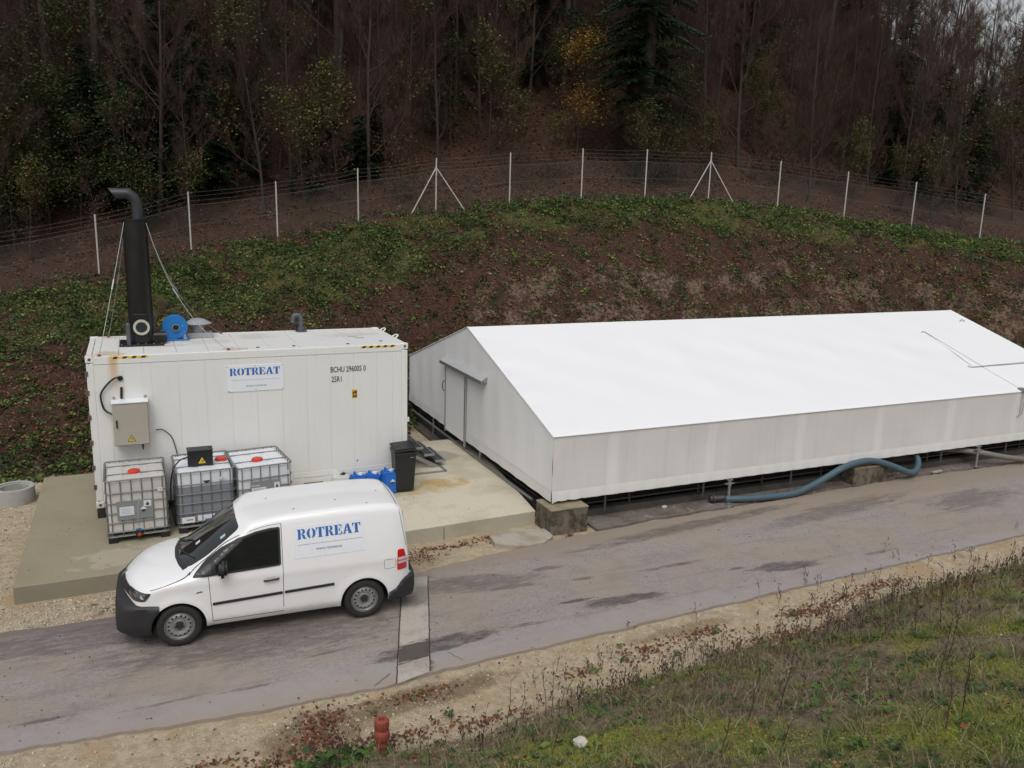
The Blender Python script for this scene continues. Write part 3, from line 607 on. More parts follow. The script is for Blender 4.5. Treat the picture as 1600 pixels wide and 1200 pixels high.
mb = MB(); mb.b2((.435,-.315,1.60),(.46,-.288,1.75)); mb.build('handle', BLACK, cb, bevel=.006)
for x in (.42,.95): mb = MB(); mb.b2((x-.02,-.02,2.07),(x+.02,.0,2.13)); mb.build('bracket', GALV, cb)
mb = MB(); mb.tube([(.86,-.2,1.25),(.86,-.2,1.20),(.86,-.2,1.13)],[.02,.02,.008],8); mb.build('cable_gland', BLACK, cb)
warn(cb, .68, 1.33, -.288, .14)
pc = thing('power_cable', 'thick black cable looping from the container wall to the left side of the cabinet', 'cable', (.5,0,2.4))
mb = MB(); mb.tube(bezier([(.55,.0,2.47),(.53,-.05,2.50),(.43,-.06,2.47),(.29,-.05,2.33),(.21,-.05,2.18),(.23,-.05,1.98),(.28,-.06,1.88),(.39,-.12,1.82)],6),.018,8); mb.build('cable', BLACK, pc, smooth=True)
mb = MB(); mb.lathe((.55,0,2.47),[(0,-.03),(.045,-.03),(.05,0)],14,'Y'); mb.build('gland', BLACK, pc)
hb = MB(); hb.box((.555,-.02,2.20),(.045,.035,.22),M=Matrix.Rotation(.06,3,'Y')); tag(hb.build('black_sleeve', BLACK, bevel=.01), 'short black sleeve mounted on the wall just above the electrical cabinet', 'sleeve')

# ------------------------------------------------------------------ IBC tanks
def ibc_plastic(name, a, b, dirt):
    t = NT(name); n = t.noise(2.5, 5, .6); c = t.mix(n, a, b); X, Y, Z_ = t.sep(); st = t.noise(1, 5, .6, t.vscale((14,14,1)))
    c = t.mix(t.mapr(st, .55, .75, 0, .4), c, dirt); return t.fin(c, .38, spec=.4)
def ibc(label, loc, rz, fill, liquid_h, plates, lid_xy, white_tag=False, valve=True):
    t = thing('bulk_container', label, 'tank', loc, rz, 'caged plastic tanks in front of the container')
    W_, D_ = 1.0, 1.2; zb = .14; ht = .98
    # tank as rounded box
    b = bmesh.new(); bmesh.ops.create_cube(b, size=1)
    for v_ in b.verts: v_.co = Vector((v_.co.x*(W_-.05), v_.co.y*(D_-.05)+D_/2, v_.co.z*ht+zb+ht/2+.01))
    bmesh.ops.bevel(b, geom=b.edges[:]+b.verts[:], offset=.07, segments=5, affect='EDGES', profile=.6)
    # gentle grooves: split in z for level of liquid
    bmesh.ops.bisect_plane(b, geom=b.verts[:]+b.edges[:]+b.faces[:], plane_co=(0,0,liquid_h), plane_no=(0,0,1))
    for f in b.faces: f.smooth = True; f.material_index = 0 if f.calc_center_median().z > liquid_h else 1
    me = bpy.data.meshes.new('tank'); b.to_mesh(me); b.free(); me.materials.append(fill[0]); me.materials.append(fill[1]); me.set_sharp_from_angle(angle=math.radians(60)); tk = link('tank', me, t)
    # raised ribs on the top
    mb = MB()
    for x in (-.28, .0, .28): mb.b2((x-.08,.12,zb+ht+.005),(x+.08,D_-.12,zb+ht+.018))
    mb.build('top_rib', fill[0], tk, world=False, bevel=.01, seg=3)
    mb = MB(); mb.lathe((lid_xy[0], lid_xy[1], zb+ht+.01),[(.11,0),(.11,.02),(.10,.025),(.10,.05),(.09,.056),(0,.056)],28); lo = mb.build('lid', REDCAP, t, world=False, smooth=True)
    mb = MB(); mb.b2((lid_xy[0]-.012,lid_xy[1]-.085,zb+ht+.062),(lid_xy[0]+.012,lid_xy[1]+.085,zb+ht+.074)); mb.b2((lid_xy[0]-.085,lid_xy[1]-.012,zb+ht+.062),(lid_xy[0]+.085,lid_xy[1]+.012,zb+ht+.073)); mb.build('lid_rib', REDCAP, lo, world=False, bevel=.005)
    # cage
    r = .0105
    def loop(z, r_=r, in_=0):
        x, y0, y1, c = W_/2-in_, 0+in_, D_-in_, .07; P = []
        for cx_, cy_, a0 in ((x-c,y0+c,-90),(x-c,y1-c,0),(-x+c,y1-c,90),(-x+c,y0+c,180)):
            for k in range(5): a = math.radians(a0+k*22.5); P.append((cx_+c*math.cos(a), cy_+c*math.sin(a), z))
        return P
    for z in (.20,.37,.55,.73,.91,1.14): mb = MB(); mb.tube(loop(z), r*(1.35 if z in (.2, 1.14) else 1), 8, closed=True); mb.build('hoop', CAGE, t, world=False, smooth=True)
    for i in range(6):
        x = -.42+i*.168
        for y in (0, D_):
            ztop = 1.14 if (i in (0,5) or y) else (1.14)
            mb = MB(); mb.tube([(x,y+(.012 if y==0 else -.012),.14),(x,y+(.012 if y==0 else -.012),ztop)], r*.9, 6); mb.build('bar', CAGE, t, world=False)
    for i in range(7):
        y = .12+i*.16
        for x in (-W_/2, W_/2): mb = MB(); mb.tube([(x*.976,y,.14),(x*.976,y,1.14)], r*.9, 6); mb.build('bar', CAGE, t, world=False)
    for y in (.36, .86): mb = MB(); mb.tube([(-W_/2,y,1.14),(-W_/2+.06,y,1.145),(W_/2-.06,y,1.145),(W_/2,y,1.14)], r*.95, 6); mb.build('top_bar', CAGE, t, world=False)
    # pallet
    mb = MB(); mb.b2((-.5,.0,.115),(.5,.02,.14)); mb.b2((-.49,.02,.10),(.49,D_-.02,.135)); mb.tube(loop(.115), .013, 8, closed=True); mb.build('pallet_frame', CAGE, t, world=False)
    for x in (-.42, 0, .42):
        for y in (.08, D_/2, D_-.08):
            if x == 0 and y < .1: continue
            mb = MB(); mb.b2((x-.075,y-.08,0),(x+.075,y+.08,.105)); mb.build('foot', BLACK, t, world=False, bevel=.008)
    mb = MB(); mb.b2((-.42,.03,.135),(-.16,.1,.23)); mb.b2((.18,.03,.135),(.42,.1,.23)); mb.build('corner_guard', BLACK, t, world=False, bevel=.02)
    if valve:
        mb = MB(); mb.lathe((0,-.005,.16),[(0,-.09),(.055,-.09),(.06,-.02),(.07,0),(.07,.1)],18,'Y'); vb = mb.build('valve', BLACK, t, world=False, smooth=True)
        mb = MB(); mb.box((.0,-.09,.245),(.10,.025,.02),M=Matrix.Rotation(.3,3,'Y')); mb.build('valve_lever', BLUE, vb, world=False, bevel=.006)
        mb = MB(); mb.lathe((0,-.098,.155),[(0,0),(.03,0)],14,'Y'); mb.build('valve_cap', REDCAP, vb, world=False)
        mb = MB(); mb.b2((-.17,.012,.18),(.17,.02,.31)); mb.build('valve_cowl', fill[0], t, world=False, bevel=.03)
    for (x0, z0, x1, z1) in plates: mb = MB(); mb.b2((x0,-.016,z0),(x1,-.010,z1)); pl = mb.build('label_plate', GREYPL, t, world=False); yield_pl = pl
    return t
GREYPL = simple('grey_label_plate', (.20,.215,.22), .55, var=.08)
PAPER = simple('white_paper', (.62,.63,.66), .6, var=.03)
MILK = ibc_plastic('milky_tank_plastic', (.52,.50,.47), (.60,.58,.55), (.42,.36,.28))
MILK2 = ibc_plastic('milky_tank_plastic_dusty', (.47,.45,.43), (.55,.53,.50), (.38,.31,.23))
WHT = ibc_plastic('clear_tank_plastic', (.60,.62,.66), (.66,.68,.72), (.5,.5,.5))
LIQ = ibc_plastic('tank_plastic_with_grey_liquid', (.17,.185,.215), (.23,.245,.275), (.15,.16,.18))
LIQ2 = ibc_plastic('tank_plastic_with_clear_liquid', (.40,.41,.42), (.48,.49,.50), (.3,.3,.3))
def papers(t, rects, y=-.0175):
    for k, (x0, z0, x1, z1, kind) in enumerate(rects):
        mb = MB()
        if kind == 'd':     # white diamond with black lower half
            cx_, cz_, r_ = (x0+x1)/2, (z0+z1)/2, (x1-x0)/2
            mb.prism([(cx_-r_,cz_),(cx_,cz_-r_),(cx_+r_,cz_),(cx_,cz_+r_)], y-.0015, y, 'Y'); o = mb.build('hazard_diamond', PAPER, t, world=False)
            mb = MB(); mb.prism([(cx_-r_*.95,cz_),(cx_,cz_-r_*.95),(cx_+r_*.95,cz_)], y-.003, y-.0015, 'Y'); mb.build('diamond_half', INK, o, world=False)
        else:
            mb.b2((x0,y-.0015,z0),(x1,y,z1)); o = mb.build('paper_label', PAPER, t, world=False); w_ = x1-x0; h_ = z1-z0
            mb = MB()
            if kind == 's': mb.b2((x0+w_*.28,y-.003,z0+h_*.18),(x1-w_*.25,y-.0015,z0+h_*.5)); mb.b2((x0+w_*.38,y-.003,z0+h_*.55),(x1-w_*.38,y-.0015,z0+h_*.72))
            elif kind == 't':
                for i in range(4): mb.b2((x0+w_*.1,y-.003,z0+h_*(.2+.18*i)),(x1-w_*(.15+.13*(i%2)),y-.0015,z0+h_*(.23+.18*i)))
            else: mb.b2((x0+w_*.35,y-.003,z0+h_*.4),(x1-w_*.15,y-.0015,z0+h_*.6))
            mb.build('label_print', GREYINK if kind != 's' else INK, o, world=False)
# plates are built first so their height is known; tanks 1..3 from left to right
i1 = ibc('milky caged tank with red lid and grey label plate standing leftmost by the container', (.71,-1.37,-.2), .015, (MILK2, MILK), .9, [(-.33,.42,.25,.76)], (-.02,.42))
papers(i1, [(-.29,.50,-.06,.66,'t'),(.10,.63,.22,.74,'s'),(.03,.52,.15,.64,'d'),(.34,.88,.42,.95,'x'),(-.33,.775,-.12,.785,'t')])
mb = MB(); mb.prism([(-.02,.30),(.0,.30),(.01,.62),(.05,.77),(.02,.79),(-.01,.6)], -.0195, -.0185, 'Y'); mb.build('rust_stain', simple('thin_rust_run', (.33,.29,.24), .7, dirt=((.30,.29,.27), .9, 12, .4)), i1, world=False)
i2 = ibc('caged tank three quarters full of grey liquid with a black box on top', (1.86,-1.30,-.2), .02, (WHT, LIQ), .86, [], (.33,.62))
papers(i2, [(-.06,.90,.08,1.04,'d'),(.24,.96,.32,1.01,'x'),(-.44,.20,-.22,.31,'w')])
i3 = ibc('caged tank behind the van windscreen, nearest to the fork pocket', (2.90,-1.33,-.2), .10, (WHT, LIQ2), .72, [(-.28,.45,.27,.86)], (-.05,.40))
papers(i3, [(-.26,.66,.0,.74,'t'),(.15,.68,.25,.80,'s'),(-.0,.56,.12,.68,'d'),(.36,.93,.44,1.0,'x'),(-.26,.77,-.12,.79,'t')])
bx = thing('pump_box', 'black box with yellow warning triangle standing on the middle tank', 'box', (1.81,-.86,.96))
mb = MB(); mb.b2((1.59,-.98,.947),(2.02,-.72,1.23)); mb.build('casing', BLACK, bx, bevel=.008)
mb = MB(); mb.b2((1.58,-.99,1.23),(2.03,-.71,1.245)); mb.build('cover', BLACK, bx, bevel=.004)
warn(bx, 1.83, .985, -.981, .17)
mb = MB(); mb.lathe((1.98,-.82,1.245),[(.015,0),(.015,.02),(0,.02)],8); mb.build('screw', DSTEEL, bx)
hz = thing('suction_hose', 'black hose arching from the black box down between the two left tanks', 'hose', (1.4,-1.0,-.2))
mb = MB(); mb.tube(bezier([(1.59,-.85,1.10),(1.45,-.90,1.06),(1.33,-.98,.92),(1.275,-1.02,.65),(1.27,-1.02,.3),(1.30,-1.0,.0),(1.33,-.95,-.17)],6),.013,8); mb.build('hose', BLACK, hz, smooth=True)
cz_ = thing('control_cable', 'thin black cable curving from the cabinet side down behind the middle tank', 'cable', (1.2,-.02,1.0))
mb = MB(); mb.tube(bezier([(1.10,-.03,1.45),(1.22,-.04,1.44),(1.36,-.05,1.30),(1.42,-.06,1.10),(1.45,-.06,.9)],6),.010,8); mb.build('cable', BLACK, cz_, smooth=True)
mb = MB(); mb.tube(bezier([(.985,-.15,1.48),(1.03,-.1,1.52),(1.08,-.05,1.50),(1.10,-.03,1.45),(1.04,-.06,1.43),(.985,-.12,1.44)],5),.004,6); mb.build('loose_wire', SIGNW, cz_, smooth=True)

# ------------------------------------------------------------------ canisters, bin
def canister(label, x, y, z, mat, capmat, h=.36, w_=.30, d_=.24, diamond=False, group='plastic canisters by the container', rz=0):
    t = thing('canister', label, 'canister', (x,y,z), rz, group)
    b = bmesh.new(); bmesh.ops.create_cube(b, size=1)
    for v_ in b.verts:
        k = 1 if v_.co.z < 0 else .97; v_.co = Vector((v_.co.x*w_*k, v_.co.y*d_*k, (v_.co.z+.5)*h))
    bmesh.ops.bevel(b, geom=b.edges[:], offset=.028, segments=4, affect='EDGES')
    for f in b.faces: f.smooth = True
    me = bpy.data.meshes.new('body'); b.to_mesh(me); b.free(); me.materials.append(mat); me.set_sharp_from_angle(angle=math.radians(50)); bo = link('body', me, t)
    mb = MB(); mb.tube(bezier([(-w_*.18,d_*.34,h-.01),(-w_*.18,d_*.28,h+.045),(-w_*.18,0,h+.055),(-w_*.18,-d_*.25,h+.04),(-w_*.18,-d_*.32,h-.01)],4),.016,8); mb.build('handle', mat, t, world=False, smooth=True)
    mb = MB(); mb.lathe((w_*.18,-.02,h-.005),[(.04,0),(.04,.02),(.034,.02),(.034,.05),(0,.052)],18); mb.build('cap', capmat, t, world=False, smooth=True)
    mb = MB(); mb.tube([(w_*.18-.07,-.03,h+.02),(w_*.18+.06,-.02,h+.03)],.012,8); mb.build('cap_strap', capmat, t, world=False)
    if diamond: papers(t, [(-.02,h*.45,.10,h*.45+.12,'d')], -d_/2-.001)
    return t
BLUEP = simple('blue_plastic', (.01,.12,.48), .38, var=.1)
canister('white canister with black cap, left of the blue canisters', 4.58,-.04,-.2+.07, simple('white_plastic', (.6,.62,.60), .4), BLACK, h=.31, w_=.34, d_=.26)
canister('blue canister next to the white canister', 4.92,-.16,-.2+.04, BLUEP, SIGNW, h=.34, w_=.30)
canister('blue canister in the middle of the three blue ones', 5.23,-.18,-.2+.04, BLUEP, SIGNW, h=.34, w_=.29)
canister('blue canister with white hazard diamond, nearest to the black bin', 5.53,-.36,-.2, BLUEP, SIGNW, h=.46, w_=.29, d_=.34, diamond=True)
mb = MB(); mb.b2((4.5,-.32,-.2),(5.42,.12,-.12)); mb.b2((4.5,-.34,-.2),(5.42,-.325,-.02)); mb.b2((4.5,-.325,-.035),(5.42,-.29,-.02)); tag(mb.build('drip_tray', simple('grey_tray', (.38,.38,.37), .6), bevel=.006), 'low grey tray holding the white and two blue canisters', 'tray')
bn = thing('wheelie_bin', 'black wheelie bin with lid ajar beside the blue canisters', 'bin', (5.86,-.34,-.2), rz=-.1)
mb = MB()
prof = [(0,.0,.20,.23),(.10,.205,.24,.0)]
def frus(mb, w0, d0, z0, w1, d1, z1):
    V = [(-w0,-d0,z0),(w0,-d0,z0),(w0,d0,z0),(-w0,d0,z0),(-w1,-d1,z1),(w1,-d1,z1),(w1,d1,z1),(-w1,d1,z1)]
    mb.add(V, [(0,3,2,1),(4,5,6,7),(0,1,5,4),(1,2,6,5),(2,3,7,6),(3,0,4,7)])
frus(mb, .185, .20, .04, .225, .255, .86); mb.build('body', BLACK, bn, world=False, bevel=.02, seg=3)
mb = MB(); frus(mb, .235,.268,.81,.24,.275,.89); mb.build('rim', BLACK, bn, world=False, bevel=.012)
mb = MB(); M = Matrix.Rotation(-.07, 3, 'Y') @ Matrix.Rotation(.10, 3, 'X'); mb.box((-.01,.0,.955),(.48,.54,.022),M=M); mb.box((-.01,.0,.978),(.40,.44,.022),M=M); mb.build('lid', BLACK, bn, world=False, bevel=.01)
mb = MB(); mb.box((.08,-.06,.905),(.2,.14,.05),M=Matrix.Rotation(.4,3,'Z')); mb.build('rubbish_bag', simple('brown_rubbish', (.10,.06,.05), .7, var=.4, vs=20), bn, world=False, bevel=.02)
mb = MB(); mb.tube([(-.2,.285,.93),(-.2,.33,.93),(.2,.33,.93),(.2,.285,.93)],.014,8); mb.build('handle', BLACK, bn, world=False, smooth=True)
for x in (-.19,.19): mb = MB(); mb.lathe((x-.02,.22,.1),[(0,0),(.1,0),(.1,.045),(0,.045)],20,'X'); mb.build('wheel', BLACK, bn, world=False, smooth=True)
mb = MB(); mb.b2((.09,-.272,.78),(.16,-.265,.795)); mb.build('sticker', GREYINK, bn, world=False)

# ------------------------------------------------------------------ steel stair at the container's right end
st = thing('steel_stair', 'galvanised steel stair with dark gratings between container end and tent', 'stairs', (6.6,1.3,-.2))
GRT = simple('dark_grating', (.055,.06,.065), .6, .3, bump=.5, bs=140, bd=.01)
y0s, y1s = .90, 2.05
steps = [(6.31,.49),(6.58,.31),(6.85,.13),(7.12,-.04)]
for x, z in steps:
    mb = MB(); mb.b2((x-.11,y0s+.03,z-.012),(x+.11,y1s-.03,z)); tr = mb.build('tread', GRT, st)
    mb = MB(); mb.b2((x+.11,y0s+.03,z-.03),(x+.14,y1s-.03,z+.006)); mb.b2((x-.11,y0s+.012,z-.05),(x+.14,y0s+.029,z+.006)); mb.build('nosing', GALV, tr)
    mb = MB()
    for k in range(14): yy = y0s+.06+k*.075; mb.b2((x-.11,yy,z+.001),(x+.11,yy+.008,z+.006))
    mb.build('grating_bar', simple('grating_bar_steel', (.16,.165,.17), .5, .5) if 'grating_bar_steel' not in bpy.data.materials else bpy.data.materials['grating_bar_steel'], tr)
for y in (y0s, y1s): mb = MB(); mb.prism([(6.12,.27),(6.12,.36),(7.16,-.2),(6.99,-.2)], y-.012, y+.012, 'Y'); mb.build('stringer', GALV, st, bevel=.003)
mb = MB(); mb.b2((6.2,.50,-.195),(7.15,.54,-.165)); mb.b2((7.11,.50,-.195),(7.15,2.1,-.165)); mb.build('ground_frame', GALV, st)
for y in (y0s, y1s): mb = MB(); mb.b2((6.12,y-.02,-.2),(6.16,y+.02,.36)); mb.build('leg', GALV, st)

# ------------------------------------------------------------------ concrete ring left
rg = MB(); rg.lathe((-1.62,2.45,-.35),[(.26,-.2),(.26,.155),(.30,.155),(.30,.185),(.33,.19),(.36,.19),(.37,.18),(.37,-.2)],40); rg.lathe((-1.62,2.45,-.35),[(0,-.1),(.262,-.1)],24)
tag(rg.build('concrete_ring', conc('grey_concrete_ring', (.30,.30,.285),(.40,.40,.385),(.2,.2,.18)), smooth=True), 'pale concrete well ring standing at the back left corner of the slab', 'ring')

# ------------------------------------------------------------------ tent over the basin
X0, Y0, ZB, ZE, ZR_, TL, TW = 8.114, -2.839, .109, 1.422, 2.915, 16.6, 9.254
X1 = X0+TL; Y1 = Y0+TW; YM = Y0+TW/2
def fabric(name, a, b, streak, amt, dirt=None, roof=False, bands=0):
    t = NT(name); n = t.noise(.8, 5, .6); st = t.noise(1, 6, .65, t.vscale((7, 7, .45))); st2 = t.noise(1, 4, .6, t.vscale((.6,.6,6)))
    c = t.mix(n, a, b)
    X, Y, Z_ = t.sep()
    if not roof:
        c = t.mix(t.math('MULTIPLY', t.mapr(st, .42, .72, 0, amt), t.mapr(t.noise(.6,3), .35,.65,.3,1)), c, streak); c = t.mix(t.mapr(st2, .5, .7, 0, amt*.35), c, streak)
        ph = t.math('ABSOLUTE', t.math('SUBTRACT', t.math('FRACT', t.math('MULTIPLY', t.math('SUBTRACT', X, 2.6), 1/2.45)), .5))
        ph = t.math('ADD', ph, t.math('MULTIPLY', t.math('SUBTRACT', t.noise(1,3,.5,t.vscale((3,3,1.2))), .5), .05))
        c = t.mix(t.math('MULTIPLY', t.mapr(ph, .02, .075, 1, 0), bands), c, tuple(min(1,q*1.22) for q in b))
    else:
        c = t.mix(t.mapr(t.noise(26, 3, .6), .76, .79, 0, .6), c, (.35,.33,.30))
        c = t.mix(t.mapr(t.noise(1, 5, .6, t.vscale((3,.4,.4))), .55, .8, 0, .1), c, streak)
    w_ = t.noise(1, 3, .5, t.vscale((2.2,.5,1.1))); bp = t.bump(w_, .15, .06); bp = t.bump(t.noise(6, 3), .05, .03, bp)
    return t.fin(c, .42, bp, spec=.35)
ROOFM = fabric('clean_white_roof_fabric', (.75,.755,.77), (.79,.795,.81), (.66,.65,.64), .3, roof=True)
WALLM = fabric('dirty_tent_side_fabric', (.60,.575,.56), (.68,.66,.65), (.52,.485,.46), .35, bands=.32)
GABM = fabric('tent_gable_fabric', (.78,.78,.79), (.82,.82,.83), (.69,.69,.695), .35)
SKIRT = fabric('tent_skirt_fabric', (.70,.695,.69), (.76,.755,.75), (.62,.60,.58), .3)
tn = thing('storage_tent', 'long white fabric tent roofing a basin with a gable door', 'tent', (X0, Y0, ZB))
ARM = Matrix.Identity(3)
def gridpatch(name, fn, nu, nv, mat, parent, th=.004):
    V = [Vector(fn(i/nu, j/nv)) for i in range(nu+1) for j in range(nv+1)]; m = nv+1
    F = [(i*m+j, (i+1)*m+j, (i+1)*m+j+1, i*m+j+1) for i in range(nu) for j in range(nv)]
    mb = MB(); mb.add(V, F); o = mb.build(name, mat, parent, smooth=True, fixn=False)
    md = o.modifiers.new('thick', 'SOLIDIFY'); md.thickness = th; md.offset = 0; wn = o.modifiers.new('wn','WEIGHTED_NORMAL'); wn.weight = 100
    return o
frames = np.array([X0, 9.39, 11.85, 14.3, 16.75, 19.2, 21.65, X1])
SEAMX = frames[1:-1]
def sag(x): return -.022*abs(math.sin(PI*(x-X0)/(TL/7)))
def roof(side):
    ye = Y0-.02 if side < 0 else Y1+.02
    def f(u, v):
        x = X0-.02+(TL+.04)*u; y = YM+(ye-YM)*v; z = ZR_+(ZE-ZR_)*v+sag(x)*math.sin(PI*v)
        z += .012*math.sin(9*y)*math.exp(-(x-X0)/.5)*math.sin(PI*v)+.006*math.sin(3*x+4*y)*math.sin(PI*v)
        if v > .97: z -= .01
        return (x, y, z+.01)
    return f
for s_ in (-1, 1): gridpatch('roof_sheet', roof(s_), 140, 30, ROOFM, tn)
def wall(side):
    yb = Y0 if side < 0 else Y1
    def f(u, v):
        x = X0+TL*u; z = ZE+(ZB+.17-ZE)*v; w_ = .02*math.sin(PI*v)*abs(math.sin(PI*u*7))+.006*math.sin(11*x)*v
        w_ += (.02*math.sin(30*x+8*z)*math.exp(-(x-X0)/.35)*v)
        return (x, yb+side*(-w_), z)
    return f
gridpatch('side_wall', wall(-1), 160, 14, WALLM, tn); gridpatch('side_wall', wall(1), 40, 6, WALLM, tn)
def skirt(side):
    yb = Y0 if side < 0 else Y1
    def f(u, v):
        x = X0+TL*u; z = ZB+.20-.21*v; cr = math.exp(-(x-X0)/.45)
        return (x, yb+side*(.012+.012*math.sin(14*x)*v*.6+.03*cr*math.sin(22*x)*v), z+.012*cr*math.sin(26*x)*v+(-.03*math.exp(-(x-X0)/.08)*v))
    return f
gridpatch('skirt', skirt(-1), 220, 3, SKIRT, tn); gridpatch('skirt', skirt(1), 40, 2, SKIRT, tn)
def gable(x):
    def f(u, v):
        y = Y0+TW*u; zt_ = ZR_-(ZR_-ZE)*abs(y-YM)/(TW/2); z = zt_+(ZB+.17-zt_)*v
        return (x+.008*math.sin(PI*v)*math.sin(7*y), y, z)
    return f
gridpatch('gable_wall', gable(X0), 90, 8, GABM, tn); gridpatch('gable_wall', gable(X1), 30, 4, GABM, tn)
def gsk(x, s_):
    def f(u, v): y = Y0+TW*u; return (x+s_*(.012+.008*math.sin(9*y)*v), y, ZB+.20-.21*v)
    return f
gridpatch('skirt', gsk(X0,-1), 90, 2, SKIRT, tn); gridpatch('skirt', gsk(X1,1), 20, 2, SKIRT, tn)
# tent frame inside (real legs), edge ropes
ALU = simple('aluminium_profile', (.45,.45,.46), .4, .8)
for x in frames:
    x = min(max(x, X0+.06), X1-.06); mb = MB()
    mb.tube([(x,Y0+.07,-.25),(x,Y0+.07,ZE-.05),(x,YM,ZR_-.07),(x,Y1-.07,ZE-.05),(x,Y1-.07,-.25)], .024, 6); mb.build('frame_arch', DSTEEL, tn)
mb = MB()
for x in (X0-.015, X1+.015): mb.tube([(x,Y0-.02,ZE+.01),(x,YM,ZR_+.012),(x,Y1+.02,ZE+.01)], .012, 6)
mb.build('edge_keder', ROOFM, tn)
mb = MB(); mb.tube([(X0-.02,Y0-.015,ZE+.004),(X1+.02,Y0-.015,ZE+.004)], .012, 6); mb.build('eave_keder', ROOFM, tn)
for x in SEAMX:
    V_ = [(x+d, YM+(Y0-YM)*k/12, 0) for k in range(13) for d in (-.03,.03)]; mb = MB()
    mb.add([(a, b, ZR_-(ZR_-ZE)*abs(b-YM)/(TW/2)+.0135+sag(a)*math.sin(PI*min(1,abs(b-YM)/(TW/2)))) for a, b, _ in V_], [(2*k,2*k+1,2*k+3,2*k+2) for k in range(12)])
    mb.build('weld_seam', ROOFM, tn, fixn=False)
# gable door, awning
dr = MB(); dr.b2((X0-.045,1.84,ZB-.06),(X0-.012,3.17,ZB+1.68)); dro = dr.build('door', GABM, tn, bevel=.008)
mb = MB(); mb.b2((X0-.06,1.76,ZB-.17),(X0-.01,1.82,ZB+1.72)); mb.b2((X0-.06,3.18,ZB-.12),(X0-.01,3.21,ZB+1.72)); mb.build('door_frame', ALU, tn, bevel=.004)
mb = MB(); mb.b2((X0-.052,1.822,ZB-.1),(X0-.04,1.842,ZB+1.7)); mb.build('door_gap', DSTEEL, tn)
mb = MB(); mb.tube(bezier([(X0-.04,3.20,ZB+.95),(X0-.11,3.22,ZB+1.0),(X0-.11,3.22,ZB+1.18),(X0-.04,3.20,ZB+1.24)],4),.012,6); mb.build('handle', DSTEEL, dro, smooth=True)
aw = MB(); zz = ZB+1.72
aw.add([(X0-.01,.5,zz+.13),(X0-.01,3.32,zz+.13),(X0-.17,3.32,zz+.03),(X0-.17,.5,zz+.03)], [(0,1,2,3)])
ao = aw.build('awning', simple('zinc_sheet', (.55,.55,.56), .45, .3), tn, fixn=False); md = ao.modifiers.new('t','SOLIDIFY'); md.thickness = .008
mb = MB(); mb.b2((X0-.175,.5,zz-.045),(X0-.165,3.32,zz+.035)); mb.build('awning_fascia', simple('grey_fascia', (.16,.155,.145), .6), ao)
mb = MB()
for y in (.52,3.30): mb.prism([(X0-.01,zz+.12),(X0-.16,zz+.025),(X0-.01,zz-.03)], y-.004, y+.004, 'Y')
mb.build('awning_bracket', GALV, ao)
# roof flap outline: rope and folded strip on the slope
def rp(x, y, d=.015): z = ZR_-(ZR_-ZE)*abs(y-YM)/(TW/2)+sag(x)*math.sin(PI*min(1,abs(y-YM)/(TW/2))); return (x, y, z+d+.012)
ROPE = simple('grey_rope', (.26,.25,.25), .7)
mb = MB(); mb.tube([rp(21.88,.44),rp(22.0,.50),rp(22.06,.44)]+[rp(22.05-.10*k/10,.44-1.98*k/10) for k in range(11)]+[rp(21.94,-1.62)], .010, 6); mb.build('flap_rope', ROPE, tn)
mb = MB(); mb.tube([rp(21.94-.03*k/8,-1.62-1.1*k/8) for k in range(9)], .005, 6); mb.build('flap_cord', simple('light_cord', (.5,.5,.5), .7), tn)
mb = MB(); mb.tube([rp(21.45,-1.50),rp(21.55,-1.57)]+[rp(21.57+(X1-21.57)*k/8,-1.57+.03*k/8) for k in range(9)], .014, 6); mb.build('flap_hem', ROPE, tn)
V = [rp(21.62,-1.53,.02),rp(X1,-1.50,.02),rp(X1,.55,.012),rp(22.1,.48,.012)]; mb = MB(); mb.add(V,[(0,1,2,3)]); fo = mb.build('flap_sheet', ROOFM, tn, fixn=False); md = fo.modifiers.new('t','SOLIDIFY'); md.thickness=.006
mb = MB(); mb.b2((21.82,Y0-.05,ZE-.02),(21.98,Y0+.12,ZE+.09)); mb.build('tension_clip', simple('grey_brown_clip', (.20,.19,.16), .6), tn, bevel=.02)
mb = MB()
for x in (21.85,21.95): mb.tube([(x,Y0-.04,ZE),(x,Y0-.035,ZE-.35),(x-.01,Y0-.03,ZE-.58)], .008, 6)
mb.tube([(21.95,Y0-.03,ZE-.56),(21.85,Y0-.035,ZE-.62),(21.78,Y0-.03,ZE-.66)], .012, 6); mb.build('tension_strap', ROPE, tn)
for x, y in ((24.2,1.0),): mb = MB(); mb.tube([rp(x,y,.02),rp(x+.14,y+.05,.05),rp(x+.2,y-.02,.02)],.012,6); mb.build('roof_hook', ROPE, tn)

# ------------------------------------------------------------------ basin: walls, rails, mesh, blocks, jacks
DCON = conc('dark_wet_concrete', (.05,.045,.04), (.10,.09,.08), (.03,.028,.024), 2.5)
bw = thing('basin_wall', 'dark low concrete wall of the basin under the tent edge', 'wall', (BX0,BY0,-.5))
mb = MB(); mb.b2((BX0-.12,BY0-.12,-2.2),(BX1+.12,BY0+.12,-.30)); mb.build('front_wall', DCON, bw, bevel=.02)
mb = MB(); mb.b2((BX0-.12,BY0+.121,-2.2),(BX0+.12,BY1-.001,-.31)); mb.b2((BX0-.42,BY0+.4,-.6),(BX0-.121,BY1,-.42)); mb.build('gable_wall', DCON, bw, bevel=.02)
mb = MB(); mb.b2((BX0-.12,BY1,-2.2),(BX1+.12,BY1+.24,-.32)); mb.build('rear_wall', DCON, bw, bevel=.02)
mb = MB(); mb.b2((BX1-.12,BY0+.121,-2.2),(BX1+.12,BY1-.001,-.31)); mb.build('end_wall', DCON, bw, bevel=.02)
